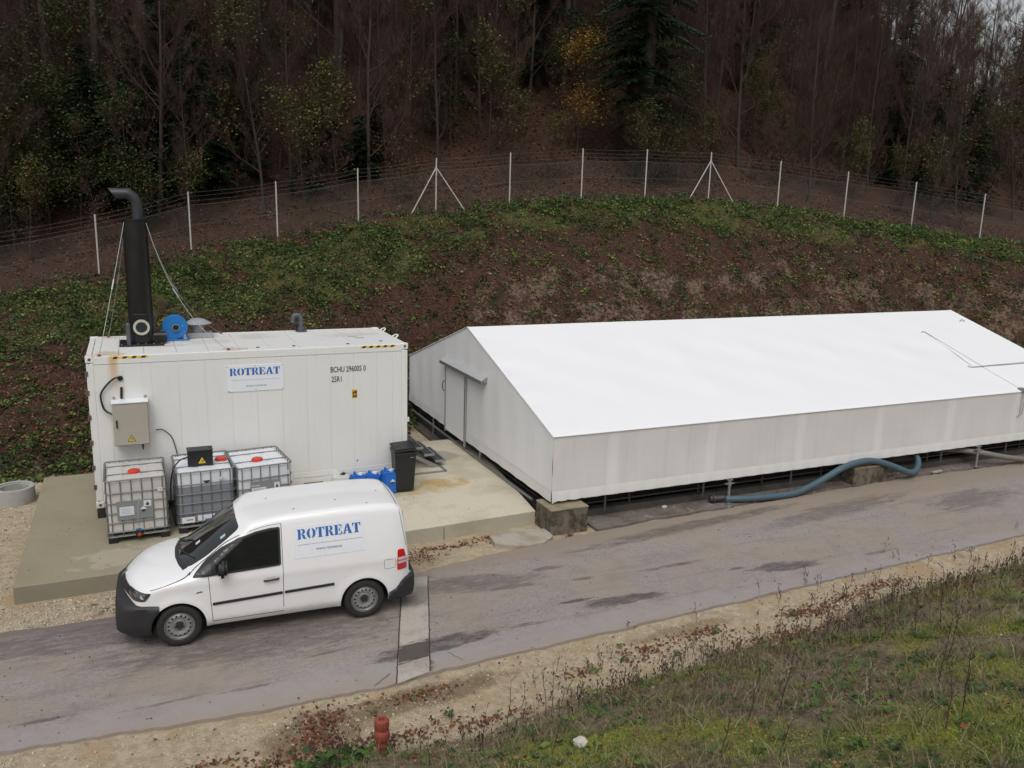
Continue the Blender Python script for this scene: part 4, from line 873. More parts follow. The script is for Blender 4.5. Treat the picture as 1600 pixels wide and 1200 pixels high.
mb = MB(); mb.b2((BX0,BY0,-2.3),(BX1,BY1,-2.0)); tag(mb.build('basin_floor', DCON), kind='structure')
t = NT('dark_basin_water'); t.fin((.02,.022,.018), .08, t.bump(t.noise(3,2), .1, .02)); mb = MB(); mb.add([(BX0,BY0,-1.2),(BX1,BY0,-1.2),(BX1,BY1,-1.2),(BX0,BY1,-1.2)],[(0,1,2,3)]); tag(mb.build('basin_water', t.m, fixn=False), kind='structure')
def railing(A, B, n, label, z0=-.30, z1=.12):
    A, B = Vector(A), Vector(B); d = B-A; r = thing('basin_railing', label, 'railing', tuple(A)+() if False else (A.x,A.y,z0), group='railings round the basin')
    PG = bpy.data.materials.get('dull_rail_steel') or simple('dull_rail_steel', (.13,.125,.12), .6, .4)
    for k in range(n+1): p = A+d*k/n; mb = MB(); mb.tube([(p.x,p.y,z0),(p.x,p.y,z1)], .022, 8); mb.build('post', PG, r)
    for z in (z0+.10, z1-.02): mb = MB(); mb.tube([(A.x,A.y,z),(B.x,B.y,z)], .017, 8); mb.build('rail', PG, r)
    L_ = d.length; u = d.normalized(); V = []; F = []; hh = z1-z0-.12; s_ = .07; w_ = .0035
    nrm = Vector((0,0,1))
    m_ = int(L_/s_)
    for k in range(m_):
        for sg in (1, -1):
            a = A+u*(k*s_); b = a+u*(hh*sg)
            if (b-A).dot(u) < 0 or (b-A).dot(u) > L_: continue
            za, zb_ = z0+.1, z0+.1+hh; n_ = len(V); V += [(a.x-u.x*w_,a.y-u.y*w_,za),(a.x+u.x*w_,a.y+u.y*w_,za),(b.x+u.x*w_,b.y+u.y*w_,zb_),(b.x-u.x*w_,b.y-u.y*w_,zb_)]; F.append((n_,n_+1,n_+2,n_+3))
    o = fastmesh('mesh_infill', np.array(V)-np.array([A.x,A.y,z0]), F, PG, parent=r); o['kind'] = 'stuff'
    return r
railing((BX0+.05,BY0+.02,0),(BX1,BY0+.02,0), 9, 'long low mesh railing under the front edge of the tent')
railing((BX0+.02,BY0+.1,0),(BX0+.02,BY1,0), 5, 'low railing under the gable end of the tent')
# gutter pipes along gable trench
mb = MB(); mb.tube([(BX0-.22,BY0+.5,-.15),(BX0-.22,BY1,-.15)],.03,8); pp = mb.build('trench_pipe', GALV); tag(pp, 'thin galvanised pipe lying in the trench below the tent gable', 'pipe')
MOSS = conc('mossy_dark_concrete', (.10,.085,.065), (.22,.19,.15), (.045,.04,.028), 4, .9, .95,
            lambda t, c, n: t.mix(t.mapr(t.noise(1,5,.7,t.vscale((5,5,1.8))), .45, .68, 0, .6), c, (.05,.045,.033)))
MOSST = conc('sandy_block_top', (.22,.18,.12), (.32,.27,.19), (.15,.13,.07), 4)
def block(label, x0, x1, y0, y1, z1):
    o = MB(); o.b2((x0,y0,-.8),(x1,y1,z1-.03)); t = thing('concrete_block', label, 'block', ((x0+x1)/2,(y0+y1)/2,-.45)); o.build('block', MOSS, t, bevel=.015)
    o = MB(); o.b2((x0-.008,y0-.008,z1-.03),(x1+.008,y1+.008,z1)); o.build('cap', MOSST, t, bevel=.008)
block('large mossy concrete block under the near corner of the tent', 7.98, 8.80, -3.12, -2.46, .035)
block('small grey concrete block behind the blue hose', 16.05, 17.15, -2.98, -2.58, -.02)
def jack(label, x, y, z1, h0=-.43):
    t = thing('support_prop', label, 'prop', (x,y,h0), group='galvanised tent props')
    mb = MB(); mb.b2((x-.1,y-.1,h0),(x+.1,y+.1,h0+.012)); mb.build('foot_plate', GALV, t)
    mb = MB(); mb.cyl((x,y,h0),(x,y,z1),.032,12); mb.build('tube', GALV, t, smooth=True)
    mb = MB(); mb.b2((x-.12,y-.03,z1-.10),(x+.12,y+.03,z1-.085)); mb.b2((x-.06,y-.035,z1-.02),(x+.06,y+.035,z1)); mb.cyl((x,y,z1-.14),(x,y,z1-.07),.045,12); mb.build('collar', GALV, t)
jack('short galvanised prop at the start of the blue hose', 12.42, -2.93, .11); jack('short galvanised prop where the grey hose comes out', 20.35, -2.93, .11)
for y in (1.0, 4.4): mb = MB(); mb.cyl((X0+.06,y,-.42),(X0+.06,y,ZB+.05),.03,10); tag(mb.build('tent_leg', GALV), 'galvanised leg under the gable ' + ('near the front of the stair' if y < 2 else 'far behind the door'), 'leg')
# blocks, clamp near hose start
mb = MB(); mb.cyl((12.02,-2.8,-.33),(12.38,-2.85,-.33),.06,14); mb.lathe((12.1,-2.81,-.33),[(.06,-.03),(.085,-.03),(.085,.03),(.06,.03)],14,'X'); tag(mb.build('hose_coupling', DSTEEL, smooth=True), 'dark metal hose coupling beside the left prop', 'coupling')
HOSE = simple('blue_grey_hose', (.055,.10,.13), .45, var=.2, vs=8, dirt=((.16,.15,.13), .5, 6))
def hose(label, pts, r, mat):
    t = thing('suction_pipe', label, 'hose', tuple(pts[0])); mb = MB(); mb.tube(bezier(pts, 12), r, 16); mb.build('hose', mat, t, smooth=True)
    return t
hose('thick blue-grey hose snaking along the road edge over a concrete block', [(12.35,-2.9,-.34),(12.8,-3.0,-.355),(13.4,-3.08,-.36),(14.1,-3.1,-.36),(14.6,-3.05,-.28),(15.1,-3.0,-.15),(15.6,-3.0,.04),(16.1,-2.97,.12),(16.65,-2.95,.10),(17.2,-3.05,-.06),(17.7,-3.1,-.25),(18.1,-2.98,-.27),(18.35,-2.8,-.1),(18.35,-2.6,.12)], .075, HOSE)
hose('grey hose leaving the tent edge at the right and lying on the road', [(19.6,-2.3,-.1),(20.0,-2.6,-.05),(20.5,-2.95,-.08),(21.2,-3.1,-.22),(22.2,-3.2,-.35),(24,-3.3,-.37),(27,-3.4,-.37)], .07, simple('brown_grey_hose', (.17,.155,.14), .6, var=.2))
mb = MB(); mb.box((18.9,-2.95,-.41),(.35,.08,.04),rz=.1); tag(mb.build('timber_scrap', simple('pale_timber', (.36,.31,.24), .8), bevel=.005), 'pale timber scrap on the apron right of the blue hose', 'timber')
mb = MB(); mb.box((10.9,-2.72,-.40),(.12,.08,.06),rz=.3); tag(mb.build('white_stone', simple('white_stone_a', (.5,.49,.45), .8), bevel=.02), 'small white stone on the apron left of the first prop', 'stone')

# ------------------------------------------------------------------ van
def interp(pts, x):
    xs = [p[0] for p in pts]; ys = [p[1] for p in pts]; n = len(xs)
    if x <= xs[0]: return ys[0]
    if x >= xs[-1]: return ys[-1]
    i = max(k for k in range(n) if xs[k] <= x); i = min(i, n-2)
    h = [xs[k+1]-xs[k] for k in range(n-1)]; dl = [(ys[k+1]-ys[k])/h[k] for k in range(n-1)]
    def m(k):
        if k == 0: return dl[0]
        if k == n-1: return dl[-1]
        return 0 if dl[k-1]*dl[k] <= 0 else 2*dl[k-1]*dl[k]/(dl[k-1]+dl[k])
    t_ = (x-xs[i])/h[i]; a, b = ys[i], ys[i+1]; m0, m1 = m(i)*h[i], m(i+1)*h[i]
    return (2*t_**3-3*t_**2+1)*a+(t_**3-2*t_**2+t_)*m0+(-2*t_**3+3*t_**2)*b+(t_**3-t_**2)*m1
ZT = [(-.3,.30),(-.02,.36),(.02,.66),(.06,.83),(.12,.90),(.25,.965),(.55,1.045),(.80,1.09),(.90,1.11),(.96,1.135),(1.15,1.27),(1.4,1.455),(1.6,1.595),(1.72,1.675),(1.84,1.73),(2.05,1.757),(2.4,1.785),(2.9,1.80),(3.4,1.81),(3.8,1.80),(4.05,1.78),(4.16,1.75),(4.22,1.70),(4.25,1.60),(4.29,1.30),(4.325,1.0),(4.345,.6),(4.36,.4)]
WX = [(0,.60),(.03,.66),(.08,.71),(.16,.765),(.28,.82),(.42,.853),(.6,.875),(.9,.89),(1.4,.897),(3.7,.897),(4.0,.885),(4.15,.86),(4.24,.82),(4.30,.77),(4.36,.68)]
def vw(x): return interp(WX, x)
def sidey(x, z, w_):
    y = w_*(1-.012*((z-.7)/.45)**2) if z < .95 else w_*(1-.0037)
    if z > .95: q = (z-.95)/.9; y -= w_*(.25*q**1.25)
    if z < .36: y -= (.36-z)*.35
    # pronounced shoulder crease and wheel-arch flare
    y += .006*math.exp(-((z-.93)/.05)**2)
    for wx in (.877, 3.558):
        rr_ = math.hypot(x-wx, z-.31)
        if .34 < rr_ < .52: y += .016*math.exp(-((rr_-.39)/.06)**2)
    return y
def topz(x, y, w_, ztf):
    b = .24*(1-float(sm(1.7,2.4,x))) ; rb = .05*float(sm(3.9,4.1,x)); q = min(1.1, abs(y)/w_)
    xs = x-b*q*q*(1 if x < 2.5 else 0)+rb*q*q
    zc = ztf(xs); cr = .065 if x > 1.2 else .055
    return zc-cr*q**2.2
XM = lambda x: x+.075*(1-float(sm(0,.7,x)))
def section(x, ztf, zbot, grow=0, NA=84):
    w_ = vw(x)+grow; zc = .62 if ztf(x) > .80 else (ztf(x)+zbot)/2; zc = min(zc, (topz(x,0,w_,ztf)+zbot)/2+.12)
    pts = []
    for k in range(NA+1):
        a = -PI/2+PI*k/NA; cy_, sz_ = math.cos(a), math.sin(a)
        def solve(f):
            lo, hi = 0, 3.0
            for _ in range(26):
                mid = (lo+hi)/2
                if f(mid): lo = mid
                else: hi = mid
            return lo
        rs_ = solve(lambda r: abs(r*cy_) < sidey(x, zc+r*sz_, w_)) if cy_ > 1e-4 else 3
        rt_ = solve(lambda r: zc+r*sz_ < topz(x, r*cy_, w_, ztf)) if sz_ > 0 else 3
        rb_ = solve(lambda r: zc+r*sz_ > zbot) if sz_ < 0 else 3
        def smin(p, q, kk):
            h_ = max(kk-abs(p-q), 0)/kk; return min(p, q)-h_*h_*kk*.25
        kk = .075 if x > 1.2 else .12
        r = smin(smin(rs_, rt_, kk), rb_, .05); pts.append((max(.01, r)*cy_, zc+max(.01, r)*sz_))
    return pts
def loft(stations, ztf, zbf, grow=0, NA=84, dx=0):
    mb = MB(); R_ = []
    for x in stations:
        p = section(x, ztf, zbf(x), grow, NA); ring = [(XM(x)+dx, -y, z) for y, z in p]+[(XM(x)+dx, y, z) for y, z in p[-2:0:-1]]; R_.append(ring)
    n = len(R_[0]); V = [q for r in R_ for q in r]; F = [(i*n+k, i*n+(k+1)%n, (i+1)*n+(k+1)%n, (i+1)*n+k) for i in range(len(R_)-1) for k in range(n)]
    F += [tuple(range(n))[::-1], tuple((len(R_)-1)*n+k for k in range(n))]; mb.add(V, F); return mb
def carpaint():
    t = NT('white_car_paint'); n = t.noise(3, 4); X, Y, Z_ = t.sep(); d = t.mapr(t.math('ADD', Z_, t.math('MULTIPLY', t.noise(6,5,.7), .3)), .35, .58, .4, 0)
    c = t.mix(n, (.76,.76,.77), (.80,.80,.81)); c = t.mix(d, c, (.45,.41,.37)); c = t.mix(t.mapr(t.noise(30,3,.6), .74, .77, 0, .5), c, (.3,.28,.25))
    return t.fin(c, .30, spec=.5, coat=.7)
PAINT = carpaint()
GLASS = NT('dark_car_glass'); GLASS.fin((.010,.012,.012), .05, spec=.6, coat=.3); GLASS = GLASS.m
TRIM = simple('black_bumper_plastic', (.022,.022,.024), .55, var=.1, bump=.15, bs=300, bd=.001)
TYRE = simple('tyre_rubber', (.020,.019,.019), .75, var=.25, vs=15, dirt=((.08,.07,.06), .5, 8))
RIM = simple('silver_steel_rim', (.36,.355,.35), .42, .6, var=.1, dirt=((.15,.12,.10), .5, 15))
VROT = math.atan2(-.12, 2.61); VS = .975
van = thing('parked_van', 'white panel van with blue lettering on its side parked in front of the tanks', 'van', (1.18-.877*VS*math.cos(VROT)-.0, -4.99-.877*VS*math.sin(VROT)+.86*VS, ZR+.003), VROT)
van.scale = (VS,)*3
van.location = (1.18-.877*VS*math.cos(VROT)-.87*VS*math.sin(VROT), -4.99-.877*VS*math.sin(VROT)+.87*VS*math.cos(VROT), ZR+.003)
st_ = sorted(set([round(v_,4) for v_ in list(np.linspace(.0,.12,10))+list(np.linspace(.12,.5,14))+list(np.linspace(.5,1.9,46))+list(np.linspace(1.9,4.0,44))+list(np.linspace(4.0,4.2,8))+list(np.linspace(4.2,4.35,14))]))
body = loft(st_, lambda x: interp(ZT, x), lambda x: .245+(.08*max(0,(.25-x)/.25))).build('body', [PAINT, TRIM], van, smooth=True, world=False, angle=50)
def cutter(boxes):
    b = bmesh.new()
    for (x, z, r, y0, y1) in boxes:
        g = bmesh.ops.create_cone(b, cap_ends=True, segments=64, radius1=r, radius2=r, depth=abs(y1-y0)); 
        bmesh.ops.transform(b, matrix=Matrix.Translation((x,(y0+y1)/2,z)) @ Matrix.Rotation(PI/2,4,'X'), verts=g['verts'])
    me = bpy.data.meshes.new('cut'); b.to_mesh(me); b.free(); me.materials.append(TRIM); return bpy.data.objects.new('cut', me)
cut = cutter([(x, .315, .372, s_*.60, s_*1.1) for x in (.877, 3.558) for s_ in (-1, 1)])
def boolean(o, c):
    COL.objects.link(c); c.parent = o.parent; md = o.modifiers.new('b','BOOLEAN'); md.operation = 'DIFFERENCE'; md.object = c; md.solver = 'EXACT'; md.material_mode = 'TRANSFER'
    bpy.context.view_layer.update(); dg = bpy.context.evaluated_depsgraph_get(); me = bpy.data.meshes.new_from_object(o.evaluated_get(dg)); o.modifiers.clear(); o.data = me; COL.objects.unlink(c)
    me.set_sharp_from_angle(angle=math.radians(42))
boolean(body, cut)
bvh = BVHTree.FromPolygons([v_.co for v_ in body.data.vertices], [tuple(p.vertices) for p in body.data.polygons])
def bumper(name, x0, x1, ztf, zbf, grow, dx):
    s = sorted(set([round(q,4) for q in np.linspace(x0,x1,26)])); o = loft(s, ztf, zbf, grow, 60, dx).build(name, TRIM, van, smooth=True, world=False, angle=50); boolean(o, cut); return o
ZBF = [(-.4,.25),(-.25,.55),(-.10,.72),(.0,.74),(.12,.75),(.45,.735),(.56,.69),(.70,.66)]
bumper('front_bumper', 0, .66, lambda x: interp(ZBF, x), lambda x: .20+(.06*max(0,(.2-x)/.2)), .030, -.035)
ZBR = [(3.85,.44),(3.95,.465),(4.06,.51),(4.14,.59),(4.22,.65),(4.34,.67),(4.45,.60)]
bumper('rear_bumper', 3.90, 4.35, lambda x: interp(ZBR, x), lambda x: .235, .038, .04)
COLL = None
def patch(name, poly, mat, frame, off_=.004, step=.03, parent=None, mirror=False, hole=None, rim=.01, holes=()):
    """poly in frame 2D coords, cast onto the body. frame = (origin, u, v, dir)"""
    O, U, V_, D = [Vector(q) for q in frame]; dens = []
    n = len(poly)
    for i in range(n):
        a, b = Vector(poly[i]), Vector(poly[(i+1) % n]); k = max(1, int((b-a).length/step))
        dens += [a.lerp(b, j/k) for j in range(k)]
    m = len(dens); xs = [p.x for p in dens]; ys = [p.y for p in dens]; pts = list(dens); E = [(i, (i+1) % m) for i in range(m)]
    def inside(p):
        c = False
        for i in range(m):
            a, b = dens[i], dens[(i+1) % m]
            if (a.y > p.y) != (b.y > p.y) and p.x < (b.x-a.x)*(p.y-a.y)/(b.y-a.y)+a.x: c = not c
        return c
    x = min(xs)+step/2
    while x < max(xs):
        y = min(ys)+step/2
        while y < max(ys):
            p = Vector((x, y))
            if inside(p) and min((p-q).length for q in dens) > step*.4: pts.append(p)
            y += step
        x += step
    vv, ee, ff, *_ = delaunay_2d_cdt(pts, E, [], 1, 1e-6)
    P = []
    for p in vv:
        q = O+U*p.x+V_*p.y; hit = bvh.ray_cast(q, D); h_, nn_ = (hit[0], hit[1]) if hit[0] is not None else (None, None)
        if h_ is None:
            h2 = bvh.find_nearest(q+D*1.2); h_, nn_ = h2[0], h2[1]
        if nn_.dot(D) > 0: nn_ = -nn_
        P.append((h_, nn_))
    mb = MB(); mb.add([h_+nn_*off_ for h_, nn_ in P], [tuple(f) for f in ff])
    # rim going into the body
    key = {(round(p.x,5), round(p.y,5)): i for i, p in enumerate(vv)}
    ring = [key.get((round(p.x,5), round(p.y,5))) for p in dens]; ring = [i for i in ring if i is not None]
    nb = len(mb.v); mb.add([P[i][0]-P[i][1]*rim for i in ring], []); k = len(ring)
    for i in range(k): mb.f.append([ring[i], ring[(i+1)%k], nb+(i+1)%k, nb+i]); mb.mi.append(0)
    if mirror:
        base = MB(); base.add([(x_, -y_, z_) for x_, y_, z_ in mb.v], [list(f) for f in mb.f]); base.build(name, mat, parent or van, smooth=True, world=False)
    return mb.build(name, mat, parent or van, smooth=True, world=False)
SIDE = ((0,-2,0),(1,0,0),(0,0,1),(0,1,0)); TOP = ((0,0,3),(1,0,0),(0,1,0),(0,0,-1)); REAR = ((6,0,0),(0,1,0),(0,0,1),(-1,0,0)); FRT = ((-2,0,0),(0,1,0),(0,0,1),(1,0,0))
def rnd(poly, r=.03, n=4):
    out = []; m = len(poly)
    for i in range(m):
        a, b, c = Vector(poly[i-1]), Vector(poly[i]), Vector(poly[(i+1) % m]); d1 = (a-b); d2 = (c-b); q = min(r, d1.length*.45, d2.length*.45)
        p0 = b+d1.normalized()*q; p1 = b+d2.normalized()*q
        for k in range(n+1): t_ = k/n; out.append(tuple(p0*(1-t_)**2+b*2*t_*(1-t_)+p1*t_*t_))
    return out
win = [(1.08,1.025),(1.26,1.03),(1.80,1.045),(2.315,1.065),(2.325,1.615),(2.18,1.612),(1.98,1.585),(1.74,1.515),(1.50,1.38),(1.28,1.215)]
frame_ = patch('side_window', rnd(win,.03), TRIM, SIDE, .011, .016, mirror=True)
dwin = [(1.40,1.075),(1.80,1.085),(2.285,1.10),(2.295,1.585),(2.17,1.58),(1.99,1.555),(1.76,1.49),(1.54,1.36),(1.40,1.255)]
patch('side_glass', rnd(dwin,.02), GLASS, SIDE, .021, .016, parent=frame_)
patch('quarter_glass', rnd([(1.14,1.055),(1.35,1.065),(1.35,1.20),(1.28,1.165)],.01), NT('grey_reflective_glass').fin((.05,.06,.055), .08, spec=.8), SIDE, .021, .016, parent=frame_)
ws = [(1.02,-.60),(1.30,-.645),(1.55,-.635),(1.76,-.60),(1.735,-.3),(1.73,0),(1.735,.3),(1.76,.60),(1.55,.635),(1.30,.645),(1.02,.60),(.945,.45),(.905,.2),(.90,0),(.905,-.2),(.945,-.45)]
wsg = patch('windscreen', rnd(ws,.06,3), GLASS, TOP, .004, .045)
patch('cowl_panel', rnd([(.96,-.64),(1.03,-.60),(.955,-.45),(.915,-.2),(.91,0),(.915,.2),(.955,.45),(1.03,.60),(.96,.64),(.90,.45),(.86,.2),(.855,0),(.86,-.2),(.90,-.45)],.01,2), TRIM, TOP, .007, .04)
for y0_, y1_ in ((.10,-.52),(.62,.0)):
    h0 = bvh.ray_cast(Vector((.93,y0_,3)),Vector((0,0,-1)))[0]; h1 = bvh.ray_cast(Vector((1.13,y1_,3)),Vector((0,0,-1)))[0]; hm = bvh.ray_cast(Vector((1.0,(y0_+y1_)/2,3)),Vector((0,0,-1)))[0]
    mb = MB(); mb.tube([h0+Vector((-.01,0,.012)), hm+Vector((-.01,0,.02)), h1+Vector((-.008,0,.018))], .009, 6); mb.build('wiper', TRIM, van, world=False)
patch('sun_sticker', [(1.50,-.55),(1.57,-.55),(1.57,-.50),(1.50,-.50)], simple('green_white_sticker', (.35,.55,.5), .5), TOP, .007, .05, parent=wsg)
patch('sun_sticker', [(1.16,-.22),(1.22,-.22),(1.22,-.16),(1.16,-.16)], PAPER, TOP, .007, .05, parent=wsg)
def seam(pts, frame=SIDE, w_=.008, name='panel_gap', mat=None):
    pts = [Vector(p) for p in pts]; L_, R2 = [], []
    for i, p in enumerate(pts):
        d = (pts[min(i+1,len(pts)-1)]-pts[max(0,i-1)]).normalized(); n_ = Vector((-d.y,d.x))*w_/2; L_.append(tuple(p+n_)); R2.append(tuple(p-n_))
    patch(name, L_+R2[::-1], mat or CRACK, frame, .0015, .05, rim=.003)
def V2(pts, n=6): return [(p.x, p.y) for p in bezier([(a,b,0) for a,b in pts], n)]
seam(V2([(1.30,1.02),(1.31,.8),(1.322,.55),(1.335,.33)]))
seam(V2([(2.345,1.66),(2.343,1.2),(2.34,.8),(2.335,.33)]))
seam(V2([(1.335,.33),(1.8,.33),(2.335,.33)]))
seam(V2([(.52,.905),(.72,.955),(.95,1.02),(1.06,1.07)]))                    # bonnet to wing
seam(V2([(1.04,1.05),(1.3,1.24),(1.55,1.43),(1.80,1.565),(2.1,1.64),(2.345,1.66)]), w_=.006)
for q_ in ([(3.87,.79),(3.865,.92),(3.885,.935)],[(3.885,.937),(4.03,.932)],[(4.035,.93),(4.05,.915),(4.05,.80)],[(4.045,.787),(3.88,.78)]): seam(q_, w_=.005, name='fuel_flap_gap')
patch('side_moulding', rnd([(1.34,.585),(2.325,.617),(2.325,.655),(1.34,.623)],.012), TRIM, SIDE, .014, .05, mirror=True)
patch('side_moulding', rnd([(2.355,.618),(3.09,.640),(3.09,.678),(2.355,.656)],.012), TRIM, SIDE, .014, .05, mirror=True)
hr = patch('handle_recess', rnd([(2.09,.845),(2.24,.85),(2.24,.91),(2.09,.905)],.03), simple('white_paint_recess_shade', (.6,.6,.61), .35), SIDE, .002, .03)  # surface patch, the hollow's shade is painted as a greyer white
mb = MB(); yh = -sidey(2.15,.86,.897)
mb.tube([(2.065,yh-.008,.862),(2.08,yh-.028,.862),(2.17,yh-.032,.867),(2.26,yh-.028,.872),(2.275,yh-.008,.872)], .014, 8); mb.build('door_handle', TRIM, van, world=False, smooth=True)
hl = patch('headlight', rnd([(.17,.765),(.19,.84),(.26,.868),(.40,.875),(.535,.872),(.50,.82),(.45,.758),(.28,.752)],.02), NT('headlight_lens').fin((.035,.035,.04), .08, spec=.8, coat=1), SIDE, .006, .03, mirror=True)
CHR = simple('chrome_reflector', (.45,.45,.47), .2, 1.0, var=.05)
for x, z, r in ((.31,.81,.028),(.42,.82,.030)):
    patch('reflector', [(x+r*math.cos(a_*PI/8), z+r*math.sin(a_*PI/8)) for a_ in range(16)], CHR, SIDE, .009, .03, parent=hl)
patch('indicator', rnd([(.22,.845),(.26,.857),(.36,.860),(.36,.852),(.26,.85)],.003), CHR, SIDE, .009, .03, parent=hl)
tl_ = patch('tail_light', rnd([(4.07,.735),(4.08,1.04),(4.10,1.07),(4.19,1.06),(4.225,.90),(4.235,.74)],.025), simple('red_lamp_lens', (.50,.012,.012), .15, coat=1), SIDE, .010, .03, mirror=True)
patch('reversing_lens', rnd([(4.085,.84),(4.085,.945),(4.24,.94),(4.245,.845)],.01), simple('white_lamp_lens', (.62,.5,.5), .15), SIDE, .013, .03, parent=tl_)
patch('lens_bar', rnd([(4.083,.887),(4.083,.90),(4.245,.897),(4.248,.885)],.002), simple('red_bar', (.45,.02,.02), .2), SIDE, .015, .03, parent=tl_)
patch('rear_window', rnd([(-.62,1.06),(-.60,1.58),(.60,1.58),(.62,1.06)],.05), GLASS, REAR, .008, .05)
patch('rear_plate', rnd([(-.26,.80),(-.26,.90),(.26,.90),(.26,.80)],.005), PAPER, REAR, .01, .05)
patch('grille', rnd([(-.52,.765),(-.50,.86),(0,.88),(.50,.86),(.52,.765)],.02), TRIM, FRT, .012, .04)
patch('emblem', [(.055*math.cos(a_*PI/10), .85+.055*math.sin(a_*PI/10)) for a_ in range(20)], CHR, FRT, .02, .03)
# small side badge on the wing
patch('side_badge', [(1.12,.800),(1.15,.795),(1.17,.805),(1.20,.802),(1.22,.815),(1.19,.825),(1.14,.822)], CHR, SIDE, .004, .02)
# mirrors
for s_ in (-1, 1):
    mb = MB(); yy = s_*.90; b = bmesh.new(); bmesh.ops.create_cube(b, size=1)
    for v_ in b.verts: v_.co = Vector((v_.co.x*.12+1.485+(.02 if v_.co.z > 0 else 0), v_.co.y*.19*(.9 if v_.co.z>0 else 1)+s_*1.005, v_.co.z*.23+1.165))
    bmesh.ops.bevel(b, geom=b.edges[:], offset=.04, segments=4, affect='EDGES'); me = bpy.data.meshes.new('wing_mirror'); b.to_mesh(me); b.free()
    for p in me.polygons: p.use_smooth = True
    me.materials.append(TRIM); wm = link('wing_mirror', me, van)
    mb.box((1.49,s_*.895,1.10),(.07,.10,.06)); mb.build('mirror_arm', TRIM, wm, world=False, bevel=.01)
    mb = MB(); mb.box((1.549,s_*1.005,1.17),(.004,.15,.18)); mb.build('mirror_glass', CHR, wm, world=False)
# roof gutter line, tailgate seam, dark specks of leaves on the roof
seam(V2([(4.135,1.74),(4.17,1.5),(4.215,1.2),(4.235,1.1)]), w_=.007)
patch('panel_gap', [(4.12,-.66),(4.13,-.66),(4.135,-.3),(4.14,0),(4.135,.3),(4.13,.66),(4.12,.66),(4.128,0)], CRACK, TOP, .0015, .05, rim=.003)
for x, y in ((3.65,-.58),(2.55,-.5),(3.2,-.35),(3.9,-.1),(2.2,.1)): patch('fallen_leaf', [(x,y),(x+.025,y+.01),(x+.03,y+.03),(x+.005,y+.025)], CRACK, TOP, .003, .05)
# side sign (flat printed foil) and lettering
sgn = patch('side_sign', rnd([(2.51,1.12),(3.59,1.13),(3.57,1.60),(2.50,1.585)],.006,1), simple('white_foil', (.74,.75,.80), .3, var=.01, coat=.4), SIDE, .0045, .03, rim=.004)
def glyph_patch(x0, z0, width, h, tilt):
    tot = sum(GLY[c][1] for c in 'ROTREAT')+.02; sx = width/tot; x = 0
    for c in 'ROTREAT':
        mb = MB()
        for poly in GLY[c][0]:
            pts = [((x+u)*sx, v_*h) for u, v_ in poly]
            vv, ee, ff, *_ = delaunay_2d_cdt([Vector(p) for p in pts], [(i,(i+1)%len(pts)) for i in range(len(pts))], [], 1, 1e-6)
            V = []
            for p in vv:
                X_, Z_ = x0+p.x, z0+p.y+p.x*tilt; hh = bvh.ray_cast(Vector((X_,-2,Z_)), Vector((0,1,0)))[0]; V.append((X_, hh.y-.0075, Z_))
            mb.add(V, [tuple(f) for f in ff])
        o = mb.build('lettering', BLUEINK, sgn, world=False, fixn=False); x += GLY[c][1]
glyph_patch(2.57, 1.40, .96, .145, .012)
hy = bvh.ray_cast(Vector((3.05,-2,1.24)), Vector((0,1,0)))[0]; hy2 = bvh.ray_cast(Vector((3.05,-2,1.30)), Vector((0,1,0)))[0]
lean = math.atan2(hy2.y-hy.y, .06)
text('web_address', 'www.rotreat.at', .062, GREYINK, sgn, Matrix.Translation((3.03,hy.y-.011,1.225)) @ Matrix.Rotation(-lean,4,'X') @ FRONT, align='CENTER')
patch('printed_line', [(2.57,1.315),(3.54,1.325),(3.54,1.329),(2.57,1.319)], GREYINK, SIDE, .0075, .1, parent=sgn, rim=.001)
# wheels
def cdt_ring(Ro, Ri, holes, y, n=48):
    pts = [Vector((Ro*math.cos(2*PI*k/n), Ro*math.sin(2*PI*k/n))) for k in range(n)]; E = [(k,(k+1)%n) for k in range(n)]; b = len(pts)
    pts += [Vector((Ri*math.cos(2*PI*k/n), Ri*math.sin(2*PI*k/n))) for k in range(n)]; E += [(b+k,b+(k+1)%n) for k in range(n)]
    for (hx, hy_, hr_) in holes:
        b = len(pts); pts += [Vector((hx+hr_*math.cos(2*PI*k/10), hy_+hr_*math.sin(2*PI*k/10))) for k in range(10)]; E += [(b+k,b+(k+1)%10) for k in range(10)]
    vv, ee, ff, *_ = delaunay_2d_cdt(pts, E, [], 0, 1e-6)
    F = []
    for f in ff:
        c = sum((vv[i] for i in f), Vector((0,0)))/len(f)
        if not (Ri < c.length < Ro): continue
        if any((c-Vector((a,b_))).length < r_*.93 for a, b_, r_ in holes): continue
        F.append(tuple(f))
    return [(p.x, y(p.length), p.y) for p in vv], F
